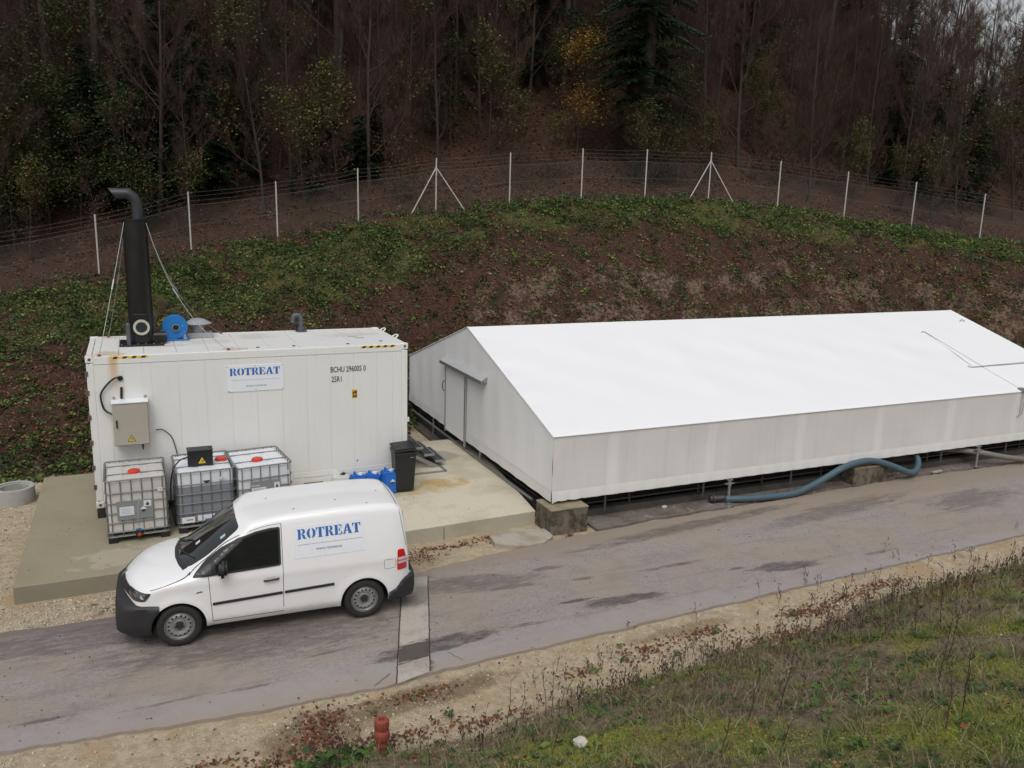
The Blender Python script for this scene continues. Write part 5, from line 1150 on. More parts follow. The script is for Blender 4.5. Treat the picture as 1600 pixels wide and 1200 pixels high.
def wheel(x, s_):
    wt = bpy.data.objects.new('wheel', None); COL.objects.link(wt); wt.parent = van; wt.location = (x, s_*.775, .315); wt.rotation_euler = (0, random.uniform(0,6), 0 if s_ < 0 else PI)
    KIDS.setdefault(van.name, []).append(wt)
    mb = MB(); mb.lathe((0,0,0),[(.195,-.075),(.21,-.092),(.25,-.100),(.29,-.095),(.307,-.080),(.3165,-.055),(.3175,0),(.3165,.055),(.305,.085),(.25,.1),(.2,.08),(.195,-.075)],56,'Y')
    mb.build('tyre', TYRE, wt, world=False, smooth=True)
    mb = MB(); mb.lathe((0,0,0),[(.200,-.088),(.207,-.09),(.207,-.083),(.195,-.075),(.188,-.062),(.186,-.04),(.182,.06)],48,'Y')
    holes = [(.150*math.cos(2*PI*k/15), .150*math.sin(2*PI*k/15), .0145) for k in range(15)]
    yy = lambda r: -.058-.020*math.sin(min(1,max(0,(r-.085)/.1))*PI)
    V, F = cdt_ring(.187, .088, holes, yy); mb.add(V, F)
    mb.lathe((0,0,0),[(.089,-.058),(.083,-.072),(.072,-.074),(.066,-.055),(.03,-.055),(0,-.055)],32,'Y'); rm = mb.build('rim', RIM, wt, world=False, smooth=True, fixn=False)
    mb = MB(); mb.lathe((0,0,0),[(.18,-.02),(0,-.02)],32,'Y'); mb.build('brake_drum', CRACK, wt, world=False)
    mb = MB(); mb.lathe((0,0,0),[(0,-.085),(.048,-.083),(.056,-.07),(.056,-.05)],6,'Y'); mb.build('hub_cap', TRIM, rm, world=False)
    for k in range(5): a_ = 2*PI*k/5+.3; mb = MB(); mb.lathe((.062*math.cos(a_),0,.062*math.sin(a_)),[(0,-.079),(.009,-.079),(.01,-.055)],6,'Y'); mb.build('wheel_bolt', DSTEEL, rm, world=False)
for x in (.877, 3.558):
    for s_ in (-1, 1): wheel(x, s_)
mb = MB(); mb.b2((.4,-.62,.2),(4.1,.62,.26)); mb.build('underbody', TRIM, van, world=False)
mb = MB(); h_ = bvh.ray_cast(Vector((2.0,0,3)), Vector((0,0,-1)))[0]; mb.tube([h_+Vector((0,0,-.01)), h_+Vector((.10,0,.10))],[.012,.004],6); mb.build('aerial', TRIM, van, world=False) if False else None

# ------------------------------------------------------------------ hydrant in the verge
hy_ = thing('hydrant', 'weathered red hydrant post at the lower edge between gravel and grass', 'hydrant', (3.16,-8.33,H1(3.16,-8.33)))
zb_ = H1(3.16,-8.33)-.1; HR = simple('weathered_red_paint', (.24,.045,.028), .7, var=.25, vs=12, dirt=((.20,.12,.09), .6, 14, .45))
mb = MB(); mb.lathe((3.16,-8.33,zb_),[(.062,0),(.062,.30),(.085,.31),(.09,.36),(.088,.40),(.07,.42),(.06,.43)],24); mb.build('barrel', HR, hy_, smooth=True)
mb = MB()
n_ = 40; prof = [(.058,.425),(.078,.44),(.084,.47),(.084,.52),(.078,.545),(.06,.555),(.035,.552),(.03,.52),(0,.518)]
V = []; F = []
for i, (r, h_) in enumerate(prof):
    for k in range(n_): a_ = 2*PI*k/n_; rr_ = r*(1+(.05*math.cos(a_*10) if i < 6 else 0)); V.append((3.16+rr_*math.cos(a_), -8.33+rr_*math.sin(a_), zb_+h_))
for i in range(len(prof)-1):
    for k in range(n_): F.append((i*n_+k, i*n_+(k+1)%n_, (i+1)*n_+(k+1)%n_, (i+1)*n_+k))
mb.add(V, F); mb.build('cap', HR, hy_, smooth=True)
mb = MB(); mb.cyl((3.07,-8.33,zb_+.33),(3.25,-8.33,zb_+.33),.028,12); mb.build('outlet', HR, hy_, smooth=True)

# ------------------------------------------------------------------ fence along the top of the bank
fn = thing('wire_fence', 'long chain link fence with pale posts and barbed wires along the top of the bank', 'fence', (15.5,16.1,5.9))
POST = simple('pale_fence_post', (.44,.43,.41), .6, .2)
WIRE = simple('fence_wire', (.15,.15,.145), .9, 0, spec=.1)
fp = [Vector((x, y, H1(x, y))) for x, y in [(-9.7,17.05),(-6.55,17.1),(-3.4,17.1)]+list(zip(FX[4:17],FY[4:17]))+[(40.6,9.4),(43.8,8.1),(47,6.8)]]
HF = 2.12
for i, p in enumerate(fp):
    mb = MB(); lean_ = random.uniform(-.02,.02); mb.tube([p-Vector((0,0,.15)), p+Vector((lean_,0,HF))], .03, 8); mb.build('post', POST, fn)
for i in (7, 11):
    p = fp[i]
    for q in (fp[i-1], fp[i+1]):
        d = (q-p).normalized()*1.15; a = p+Vector((0,0,1.75)); e = p+d; e.z = H1(e.x, e.y-.3)-.05; e.y -= .25; mb = MB(); mb.tube([a, e], .024, 8); mb.build('brace', POST, fn)
o_ = np.array(fn.location)
for z in (2.08,1.93,1.78,1.62):
    mb = MB(); pts = []
    for a, b in zip(fp, fp[1:]):
        for k in range(4): t_ = k/4; pts.append(a.lerp(b,t_)+Vector((0,0,z-.05*4*t_*(1-t_)*random.uniform(.4,1))))
    pts.append(fp[-1]+Vector((0,0,z))); mb.tube(pts, .003 if z > 1.65 else .004, 4); mb.build('strand_wire', WIRE, fn)
mb = MB(); pts = [p+Vector((0,0,.9)) for p in fp]; mb.tube(pts, .004, 4); mb.build('strand_wire', WIRE, fn)
V = []; F = []
for a, b in zip(fp, fp[1:]):
    d = b-a; L_ = Vector((d.x,d.y)).length; u = d/L_; h_ = 1.58; n_ = int(L_/.07)
    for k in range(n_):
        for sg in (1,-1):
            # zig-zag wires clipped to the panel
            x0_ = k*.07; x1_ = x0_+sg*h_; zz0, zz1 = 0, h_
            if x1_ > L_: zz1 = (L_-x0_); x1_ = L_
            if x1_ < 0: zz1 = x0_; x1_ = 0
            if zz1 <= 0.01: continue
            A_ = a+u*x0_+Vector((0,0,.03)); B_ = a+u*x1_+Vector((0,0,.03+zz1)); w_ = Vector((u.x,u.y,0))*.0016; m_ = len(V)
            V += [A_-w_, A_+w_, B_+w_, B_-w_]; F.append((m_,m_+1,m_+2,m_+3))
            if sg == 1 and x0_ > L_-h_ or sg == -1 and x0_ < h_: pass
    # the upper triangles at both ends
    for k in range(int(h_/.07)):
        z0_ = k*.07
        for xs_, sg in ((0,1),(L_,-1)):
            x1_ = xs_+sg*(h_-z0_); A_ = a+u*xs_+Vector((0,0,.03+z0_)); B_ = a+u*x1_+Vector((0,0,.03+h_)); w_ = Vector((u.x,u.y,0))*.0016; m_ = len(V)
            V += [A_-w_, A_+w_, B_+w_, B_-w_]; F.append((m_,m_+1,m_+2,m_+3))
o = fastmesh('chain_link_mesh', np.array([tuple(p) for p in V])-o_, F, WIRE, parent=fn); o['kind'] = 'stuff'

# ------------------------------------------------------------------ scatter: leaves, plants, stones
LEAF = leafmat('leaf_colours', .6, .2); LITM = leafmat('dead_leaf_colours', .8, .0); STONE = leafmat('stone_colours', .85, 0)
def quads(P, size, aspect=.6, flat=.5, rng=RNG, up_=None):
    """random oriented leaf quads (diamond shape) round points P"""
    n = len(P); a = rng.uniform(0, 2*PI, n); u = np.stack([np.cos(a), np.sin(a), rng.normal(0, flat, n)], -1); u /= np.linalg.norm(u, axis=1)[:, None]
    r = rng.normal(0, 1, (n, 3)); r[:, 2] *= .4+flat; v = np.cross(u, np.cross(np.array([0,0,1.])+r*flat, u)); w_ = np.cross(u, v); w_ /= np.linalg.norm(w_, axis=1)[:, None]+1e-9
    s = np.asarray(size).reshape(-1, 1)*rng.uniform(.6, 1.35, (n, 1)); U = u*s; Wd = w_*s*aspect
    V = np.stack([P-U*.5, P+Wd*.5+U*.05, P+U*.5, P-Wd*.5+U*.05], 1).reshape(-1, 3); F = np.arange(4*n).reshape(-1, 4); return V, F
def pick(cols, n, rng=RNG, jit=.25):
    c = np.array(cols)[rng.integers(0, len(cols), n)]; return c*rng.uniform(1-jit, 1+jit, (n, 1))
GREENS = [(.035,.065,.018),(.055,.095,.024),(.03,.055,.02),(.07,.115,.028),(.045,.08,.03),(.10,.13,.03)]
REDS = [(.15,.042,.026),(.095,.034,.024),(.17,.06,.034),(.07,.03,.022),(.12,.05,.032),(.17,.10,.055)]
BROWNS = [(.075,.05,.03),(.11,.08,.05),(.05,.035,.024),(.15,.12,.08),(.06,.04,.025)]
def slope_ok(x, y): return np.ones_like(x, bool)
def vis(x, y):
    """within the wide view wedge (with margin)"""
    az = np.degrees(np.arctan2(x-.89, y+16.57)); return (az > -14) & (az < 62)
# 1. dead leaves on the bank and behind the fence
def samp(n, x0, x1, y0, y1): return RNG.uniform(x0, x1, n), RNG.uniform(y0, y1, n)
x, y = samp(240000, -9, 42, 3, 21); s, D, d, yb = parts_h(x, y); k = (s > 0.0) & vis(x, y) & (D < 4); x, y, s = x[k], y[k], s[k]
cl = .5+.5*wob(x,y,1.7,3.)*1.3; k = RNG.uniform(0,1,len(x)) < np.clip(cl,.12,1)*.85; x, y = x[k], y[k]
P = np.stack([x, y, height(x, y)+RNG.uniform(0,.03,len(x))], -1); V, F = quads(P, .075, .7, .45)
g_, so_, ve_ = zones(x, y); c = pick(REDS, len(x)); c2 = pick(BROWNS, len(x)); mx = (RNG.uniform(0,1,len(x)) < .35+.6*so_)[:, None]; c = np.where(mx, c2, c)
tag(fastmesh('leaf_litter', V, F, LITM, c), 'red brown fallen leaves lying over the bank', 'leaves', kind='stuff')
# 2. green herbs: clumps of leaves
x, y = samp(60000, -9, 42, 2.9, 17.5); s, D, d, yb = parts_h(x, y); g_, so_, ve_ = zones(x, y); n_ = .5+.5*wob(x,y,3.1,5.)
n3_ = .5+.5*wob(x,y*1.3,.73,1.7)+.35*wob(x,y,1.9,3.3); pr = np.clip(g_*np.clip(n_*1.6-.2,0,1.3)*np.clip(n3_*2.2-.45,0.06,1.5), 0, 1)*.52+.085+.14*np.clip(wob(x,y,2.2,8.),0,1); pr = np.where(s < .16, np.maximum(pr, .28*(s > -.02)), pr); pr = np.where(s <= -.02, 0, pr)
k = (RNG.uniform(0,1,len(x)) < pr) & vis(x, y) & (D <= .8); x, y, g_ = x[k], y[k], g_[k]; n = len(x)
K = 15; R0 = RNG.uniform(.08,.34,n)*(0.75+.5*g_); a = RNG.uniform(0,2*PI,(n,K)); rr_ = R0[:,None]*np.sqrt(RNG.uniform(0,1,(n,K)))
px = x[:,None]+rr_*np.cos(a); py = y[:,None]+rr_*np.sin(a); pz = height(px, py)+.02+RNG.uniform(.2,1,(n,K))*R0[:,None]*.85*(1-(rr_/R0[:,None])**2*.7)
P = np.stack([px,py,pz],-1).reshape(-1,3); V, F = quads(P, .085, .75, .5); base = pick(GREENS, n, jit=.45)*(np.where(x > 14, 1.4, 1.12)*(.62+.55*np.clip(.5+.7*wob(x,y,1.3,2.),0,1)))[:,None]
yl = (RNG.uniform(0,1,n) < .14)[:,None]; base = np.where(yl, np.array([[.15,.17,.04]]), base); c = np.repeat(base, K, 0)*RNG.uniform(.7,1.35,(n*K,1))
tag(fastmesh('bank_herbs', V, F, LEAF, c), 'low green herbs and brambles growing in patches on the bank', 'plants', kind='stuff')
# 3. dry stalks and dead bracken on the bank
x, y = samp(60000, -9, 42, 3.6, 17.3); s, D, d, yb = parts_h(x, y); k = (s > .02) & (D < .3) & vis(x,y) & (RNG.uniform(0,1,len(x)) < .25+.5*wob(x,y,2.0,7.)); x, y = x[k], y[k]; n = len(x)
def blades(x, y, h, w_, lean, rng=RNG, segs=2):
    n = len(x); z = height(x, y)-.02; a = rng.uniform(0,2*PI,n); b = rng.uniform(0,2*PI,n); dx = np.cos(a)*lean*h; dy = np.sin(a)*lean*h; wx = np.cos(b)*w_; wy = np.sin(b)*w_
    V = []; 
    for t_, ww in ((0,1),(.55,.75),(1,.15)):
        cx_ = x+dx*t_*t_; cy_ = y+dy*t_*t_; cz2 = z+h*t_*(1-.25*lean*t_)
        V.append(np.stack([cx_-wx*ww, cy_-wy*ww, cz2],-1)); V.append(np.stack([cx_+wx*ww, cy_+wy*ww, cz2],-1))
    V = np.stack(V,1).reshape(-1,3); i = np.arange(n)[:,None]*6; F = np.concatenate([i+np.array([0,1,3,2]), i+np.array([2,3,5,4])],0); return V, F
h = RNG.uniform(.08,.38,n); V, F = blades(x, y, h, .007, RNG.uniform(.3,1.5,n)); c = pick(BROWNS+[(.20,.15,.10),(.14,.09,.055)], n); tag(fastmesh('dry_stalks', V, F, LITM, np.concatenate([c,c],0)), 'thin dry stalks and dead stems standing on the bank', 'stalks', kind='stuff')
# rocks on the bare soil behind the tent
def rocks(name, x, y, r, cols, label, cat='stones', sink=.3, flat=.6):
    n = len(x); b = np.array([(1,0,0),(-1,0,0),(0,1,0),(0,-1,0),(0,0,1),(0,0,-1)],float); f = np.array([(0,2,4),(2,1,4),(1,3,4),(3,0,4),(2,0,5),(1,2,5),(3,1,5),(0,3,5)])
    B = b[None]*RNG.uniform(.7,1.25,(n,6,1)); B[:,:,2] *= flat; a = RNG.uniform(0,2*PI,n); ca, sa = np.cos(a)[:,None], np.sin(a)[:,None]
    X = B[:,:,0]*ca-B[:,:,1]*sa+RNG.normal(0,.12,(n,6)); Y = B[:,:,0]*sa+B[:,:,1]*ca+RNG.normal(0,.12,(n,6)); r = r[:,None]
    z = height(x,y)[:,None]; V = np.stack([x[:,None]+X*r, y[:,None]+Y*r, z+B[:,:,2]*r+r*flat*(1-2*sink)*.5],-1).reshape(-1,3); F = (np.arange(n)[:,None,None]*6+f[None]).reshape(-1,3)
    c = np.repeat(pick(cols, n), 8, 0)*RNG.uniform(.9,1.1,(n*8,1)); return tag(fastmesh(name, V, F, STONE, c), label, cat, kind='stuff')
x, y = samp(9000, 9, 36, 6.5, 13); g_, so_, ve_ = zones(x, y); k = RNG.uniform(0,1,len(x)) < so_*.12+.008; x, y = x[k], y[k]
rocks('bank_stones', x, y, RNG.uniform(.02,.09,len(x)), [(.20,.14,.10),(.26,.19,.14),(.12,.08,.06)], 'pinkish stones and clods in the bare soil behind the tent', 'stones')
# 4. gravel on the verges
x, y = samp(60000, -4, 24, -9.6, -6.4); s, D, d, yb = parts_h(x, y); k = (d < .9*RNG.uniform(0,1,len(x))) & (y < np.interp(x,[p[0] for p in near],[p[1] for p in near])-.03)
k &= RNG.uniform(0,1,len(x)) < np.where(x < 8, .85, .5)*np.clip(.55+.6*wob(x,y,1.9),.15,1); x1_, y1_ = x[k], y[k]
x, y = samp(16000, -4, 4.9, -3.75, -2.72); x2_, y2_ = x, y; x, y = samp(14000, -5, -1.2, -2.7, 3.4); x3_, y3_ = x, y
x = np.concatenate([x1_,x2_,x3_]); y = np.concatenate([y1_,y2_,y3_]); r = RNG.gamma(1.6,.0042,len(x))+.004; r = np.minimum(r, .04)
SC = [(.44,.38,.30),(.38,.32,.24),(.50,.45,.37),(.28,.22,.16),(.46,.41,.34),(.40,.34,.27)]
rocks('gravel_stones', x, y, r, SC, 'small pale gravel stones along the road verges', 'gravel')
# 5. red leaf drifts on verge
dr_ = [(2.75,-7.35,.30,.25),(2.55,-7.75,.35,.25),(2.5,-7.55,.25,.35),(2.1,-8.0,.5,.14),(1.3,-7.75,.45,.10),(3.9,-7.3,.6,.12),(8.4,-7.35,.6,.15),(7.3,-7.5,.5,.2),(6.2,-7.6,.35,.12),(10.6,-7.4,.7,.2),(12.4,-7.1,.7,.15),(3.4,-8.05,.9,.14),(4.6,-8.15,.6,.12),(6.0,-2.92,1.0,.10),(7.0,-2.75,.7,.1),(13.2,-2.95,.6,.13),(14,-2.85,.5,.1),(9.3,-8.0,.8,.3),(10.3,-7.35,.4,.1),(11.5,-7.25,.5,.12),(17.5,-2.75,.8,.1),(5.3,-3.3,.3,.2),(12,-8.6,1.2,.3)]
xs_, ys_ = [], []
for cx_, cy_, a_, b_ in dr_: n = int(330*a_*b_*6); xs_.append(RNG.normal(cx_,a_*.55,n)); ys_.append(RNG.normal(cy_,b_*.6,n))
x, y = samp(1300, -3, 24, -9.5, -2.8); xs_.append(x[(y < -6.75) | (y > -3.3)]); ys_.append(y[(y < -6.75) | (y > -3.3)])
x = np.concatenate(xs_); y = np.concatenate(ys_); k = ~((x > -1.1) & (x < 8.5) & (y > -2.70)) & (y < -2.6); x, y = x[k], y[k]
z = np.maximum(height(x, y), np.where((y > -6.9) & (y < -3.1), ZR, -9)); z = np.where((x > 8.9) & (y > -3.3), -.425, z)
V, F = quads(np.stack([x,y,z+RNG.uniform(.004,.03,len(x))],-1), .048, .7, .35); tag(fastmesh('fallen_leaves', V, F, LITM, pick(REDS+[(.20,.07,.03)], len(x))), 'drifts of red fallen leaves along the road edges', 'leaves', kind='stuff')
# few leaves and specks on slab, tent roof and road
x = np.concatenate([RNG.uniform(-1,8,90), RNG.uniform(-2,20,240)]); y = np.concatenate([RNG.uniform(-2.6,-.1,90), RNG.uniform(-6.8,-3.9,240)]); z = np.concatenate([np.full(90,-.195), np.full(240,ZR+.006)])
V, F = quads(np.stack([x,y,z],-1), .035, .6, .12); tag(fastmesh('scattered_leaves', V, F, LITM, pick([(.04,.03,.02),(.07,.035,.02),(.03,.025,.02)], len(x))), 'single dark leaves scattered over road and slab', 'leaves', kind='stuff')
# 6. foreground grass, moss tufts, herbs
def fg(n, x0=1, x1=22, y0=-15.2, y1=-7.2):
    x, y = samp(n, x0, x1, y0, y1); s, D, d, yb = parts_h(x, y); return x, y, d, wob(x,y,1.1,2.)
x, y, d, m = fg(150000); az = np.degrees(np.arctan2(x-.89, y+16.57)); dist = np.hypot(x-.89, y+16.57)
k = (az > 0) & (az < 66) & (RNG.uniform(0,1,len(x)) < sm(-.05,.9,d-.3*wob(x,y,2.3))*np.clip(.5+.6*wob(x,y,2.,6.),.12,1)) & (dist > 2.5); x, y, m = x[k], y[k], m[k]; n = len(x)
h = RNG.uniform(.03,.16,n)*np.clip(1.15+.6*wob(x,y,1.7,9.),.5,1.7); V, F = blades(x, y, h, .0035+.002*RNG.uniform(0,1,n), RNG.uniform(.3,1.3,n))
gcol = pick([(.15,.18,.05),(.12,.155,.045),(.20,.205,.06),(.24,.21,.09)], n); bcol = pick([(.21,.165,.105),(.15,.11,.07),(.30,.25,.17)], n)
k2 = (RNG.uniform(0,1,n) < .62-.6*m)[:,None]; c = np.where(k2, bcol, gcol); tag(fastmesh('verge_grass', V, F, LEAF, np.concatenate([c,c],0)), 'rough grass and dry blades on the near slope', 'grass', kind='stuff')
x, y, d, m = fg(700); k = d > .2; x, y = x[k], y[k]; n = len(x); K = 26; R0 = RNG.uniform(.03,.09,(n,1)); a = RNG.uniform(0,2*PI,(n,K)); px = (x[:,None]+np.cos(a)*R0*RNG.uniform(0,1,(n,K))).ravel(); py = (y[:,None]+np.sin(a)*R0*RNG.uniform(0,1,(n,K))).ravel()
h = np.repeat(RNG.uniform(.10,.26,n),K)*RNG.uniform(.6,1.1,n*K); V, F = blades(px, py, h, .0035, RNG.uniform(.5,1.6,n*K)); tc = pick([(.12,.16,.05),(.16,.19,.06),(.26,.22,.12),(.20,.17,.09),(.10,.14,.05)], n); c = np.repeat(tc,K,0)*RNG.uniform(.8,1.25,(n*K,1))
tag(fastmesh('grass_tufts', V, F, LEAF, np.concatenate([c,c],0)), 'longer arching grass tufts on the near slope', 'grass', kind='stuff')
x, y, d, m = fg(9000); k = (RNG.uniform(0,1,len(x)) < sm(-.3,1.2,d)*np.clip(.5+.8*wob(x,y,1.5,11.),.08,1)*.55); x, y = x[k], y[k]; n = len(x); K = 9
a = RNG.uniform(0,2*PI,(n,1))+np.linspace(0,2*PI,K)[None]; L_ = RNG.uniform(.03,.085,(n,1)); px = x[:,None]+np.cos(a)*L_*.6; py = y[:,None]+np.sin(a)*L_*.6
P = np.stack([px,py,height(px,py)+.035+RNG.uniform(0,.03,(n,K))],-1).reshape(-1,3); V, F = quads(P, np.repeat(L_*1.0,K,1).ravel(), .5, .4); c = 1.15*np.repeat(pick(GREENS+[(.10,.12,.04)],n),K,0)
tag(fastmesh('broadleaf_weeds', V, F, LEAF, c*1.1), 'low broadleaf weeds among the grass of the near slope', 'weeds', kind='stuff')
# moss cushions: many tiny yellow-green flecks
x, y, d, m = fg(260000, 2, 14, -15, -8.5); k = (RNG.uniform(0,1,len(x)) < sm(.6,2.2,d)*np.clip(m*2.2+.05,0,1)); x, y = x[k], y[k]; V, F = quads(np.stack([x,y,height(x,y)+RNG.uniform(0,.022,len(x))],-1), .016, .7, .8)
tag(fastmesh('moss', V, F, LEAF, pick([(.26,.28,.04),(.21,.245,.038),(.30,.30,.05)], len(x))), 'yellow green moss carpets on the near slope', 'moss', kind='stuff')
# dry twiggy weeds with seed heads along the gravel edge
def stems(n, x0, x1, fy, h0, h1, name, label, cols, spread=.35, kids=5, w_=.004):
    x = RNG.uniform(x0,x1,n); s, D, d, yb = parts_h(x, x*0); y = yb+RNG.normal(fy,spread,n)+.25*wob(x,x*0,2.3); V = []; F = []; C_ = []
    for i in range(n):
        X, Y = x[i], y[i]; Z = H1(X, Y); h = random.uniform(h0,h1); ln = Vector((random.uniform(-.25,.25),random.uniform(-.25,.25),1)).normalized(); p = Vector((X,Y,Z-.02)); col = random.choice(cols)
        def seg(a, b, wa, wb):
            m_ = len(V); e = Vector((math.cos(i), math.sin(i), 0)); V.extend([a-e*wa, a+e*wa, b+e*wb, b-e*wb]); F.append((m_,m_+1,m_+2,m_+3)); C_.append(col)
            e = Vector((-math.sin(i), math.cos(i), 0)); m_ = len(V); V.extend([a-e*wa, a+e*wa, b+e*wb, b-e*wb]); F.append((m_,m_+1,m_+2,m_+3)); C_.append(col)
        q = p+ln*h; seg(p, p+ln*h*.5+Vector((.01,0,0)), w_, w_*.8); seg(p+ln*h*.5+Vector((.01,0,0)), q, w_*.8, w_*.4)
        for k in range(kids):
            t_ = random.uniform(.35,1); b = p+ln*h*t_; e = b+Vector((random.uniform(-1,1),random.uniform(-1,1),random.uniform(.3,1.3))).normalized()*h*random.uniform(.1,.28); seg(b, e, w_*.5, w_*.4)
            seg(e, e+Vector((random.uniform(-.01,.01),0,.025)), w_*1.6, w_*1.8)
    return tag(fastmesh(name, [tuple(v_) for v_ in V], F, LITM, C_), label, 'weeds', kind='stuff')
stems(330, 1.5, 20, -.45, .08, .32, 'dry_weeds', 'dry brown weeds with seed heads along the gravel edge', [(.06,.04,.03),(.09,.06,.04),(.05,.03,.025)])
stems(900, 5.5, 22, -1.3, .08, .34, 'dry_weeds', 'dense dry brown weeds on the right part of the near slope', [(.14,.10,.075),(.17,.13,.09),(.09,.065,.05)], .9)
def bigstalk(x, y, h, label, grp='tall dark stalks on the near slope'):
    z = H1(x, y); t = thing('weed_stalk', label, 'plant', (x,y,z), group=grp); mb = MB(); l = Vector((random.uniform(-.18,.18),random.uniform(-.18,.18),1)); p = Vector((x,y,z-.03)); pts = [p+l*h*k/5+Vector((random.uniform(-.012,.012),random.uniform(-.012,.012),0)) for k in range(6)]
    mb.tube(pts, [.0055,.005,.0045,.004,.003,.002], 5)
    for k in range(7): b = pts[random.randint(2,5)]; e = b+Vector((random.uniform(-1,1),random.uniform(-1,1),1)).normalized()*random.uniform(.04,.14)*h; mb.tube([b,e],[.002,.0045],4)
    mb.build('stem', DRY, t)
DRY = simple('dry_stem', (.055,.035,.03), .85)
for i, (x, y, h) in enumerate([(4.6,-8.6,.75),(5.1,-8.7,.7),(4.15,-8.9,.6),(4.9,-9.2,.7),(5.7,-11.4,.55),(5.95,-11.5,.7),(5.0,-11.9,.45),(6.6,-11.9,.4),(6.9,-12.6,.5),(6.4,-12.9,.55),(7.5,-11.9,.75),(8.0,-11.6,.7),(9.5,-10.4,.8),(9.2,-10.3,.6),(5.3,-12.2,.4),(6.1,-13.0,.45),(7.6,-12.6,.5),(11.5,-9.7,.8),(12.5,-9.4,.9),(2.6,-8.6,.4),(4.35,-10.2,.4),(3.9,-9.6,.45)]):
    bigstalk(x, y, h, 'tall thin dark weed stalk rising from the near slope')
# white stone and stones in the grass
for x, y, r, lb in ((4.62,-10.3,.075,'large white stone lying in the grass of the near slope'),(9.0,-8.3,.06,'pale stone at the upper edge of the grass right of the road'),(6.9,-2.98,.05,'pale stone on the leaf strip in front of the slab')):
    b = bmesh.new(); bmesh.ops.create_icosphere(b, subdivisions=2, radius=r)
    for v_ in b.verts: v_.co *= random.uniform(.8,1.15); v_.co.z *= .75
    me = bpy.data.meshes.new('loose_stone'); b.to_mesh(me); b.free(); me.materials.append(simple('pale_stone', (.50,.47,.41), .8)); o = bpy.data.objects.new('loose_stone', me); COL.objects.link(o); o.location = (x,y,H1(x,y)+r*.45); tag(o, lb, 'stone')
x, y = samp(4000, 3.5, 16, -14.5, -9); k = RNG.uniform(0,1,len(x)) < .04+.9*(((x-6.3)/1.1)**2+((y+12.9)/.6)**2 < 1)*.5; x, y = x[k], y[k]
rocks('slope_stones', x, y, RNG.uniform(.006,.02,len(x)), [(.5,.47,.42),(.4,.37,.32),(.58,.56,.52)], 'small white stones showing through the grass of the near slope')
x, y = samp(900, 2, 16, -14, -8.6); s, D, d, yb = parts_h(x, y); k = d > .3; x, y = x[k], y[k]; V, F = quads(np.stack([x,y,height(x,y)+.03],-1), .045, .8, .4); tag(fastmesh('slope_leaves', V, F, LITM, pick([(.20,.07,.04),(.28,.13,.07),(.12,.05,.03)], len(x))), 'single red and tan leaves caught in the grass', 'leaves', kind='stuff')
# leafy clump by the hydrant
x = RNG.normal(2.72,.28,160); y = RNG.normal(-8.35,.16,160); z = height(x,y)+RNG.uniform(.03,.16,160); V, F = quads(np.stack([x,y,z],-1), .09, .9, .5)
cl_ = fastmesh('ivy_clump', V, F, LEAF, pick([(.05,.10,.025),(.07,.13,.03),(.04,.08,.03)],160)); tag(cl_, 'clump of broad green leaves left of the red hydrant', 'plant', kind='stuff')

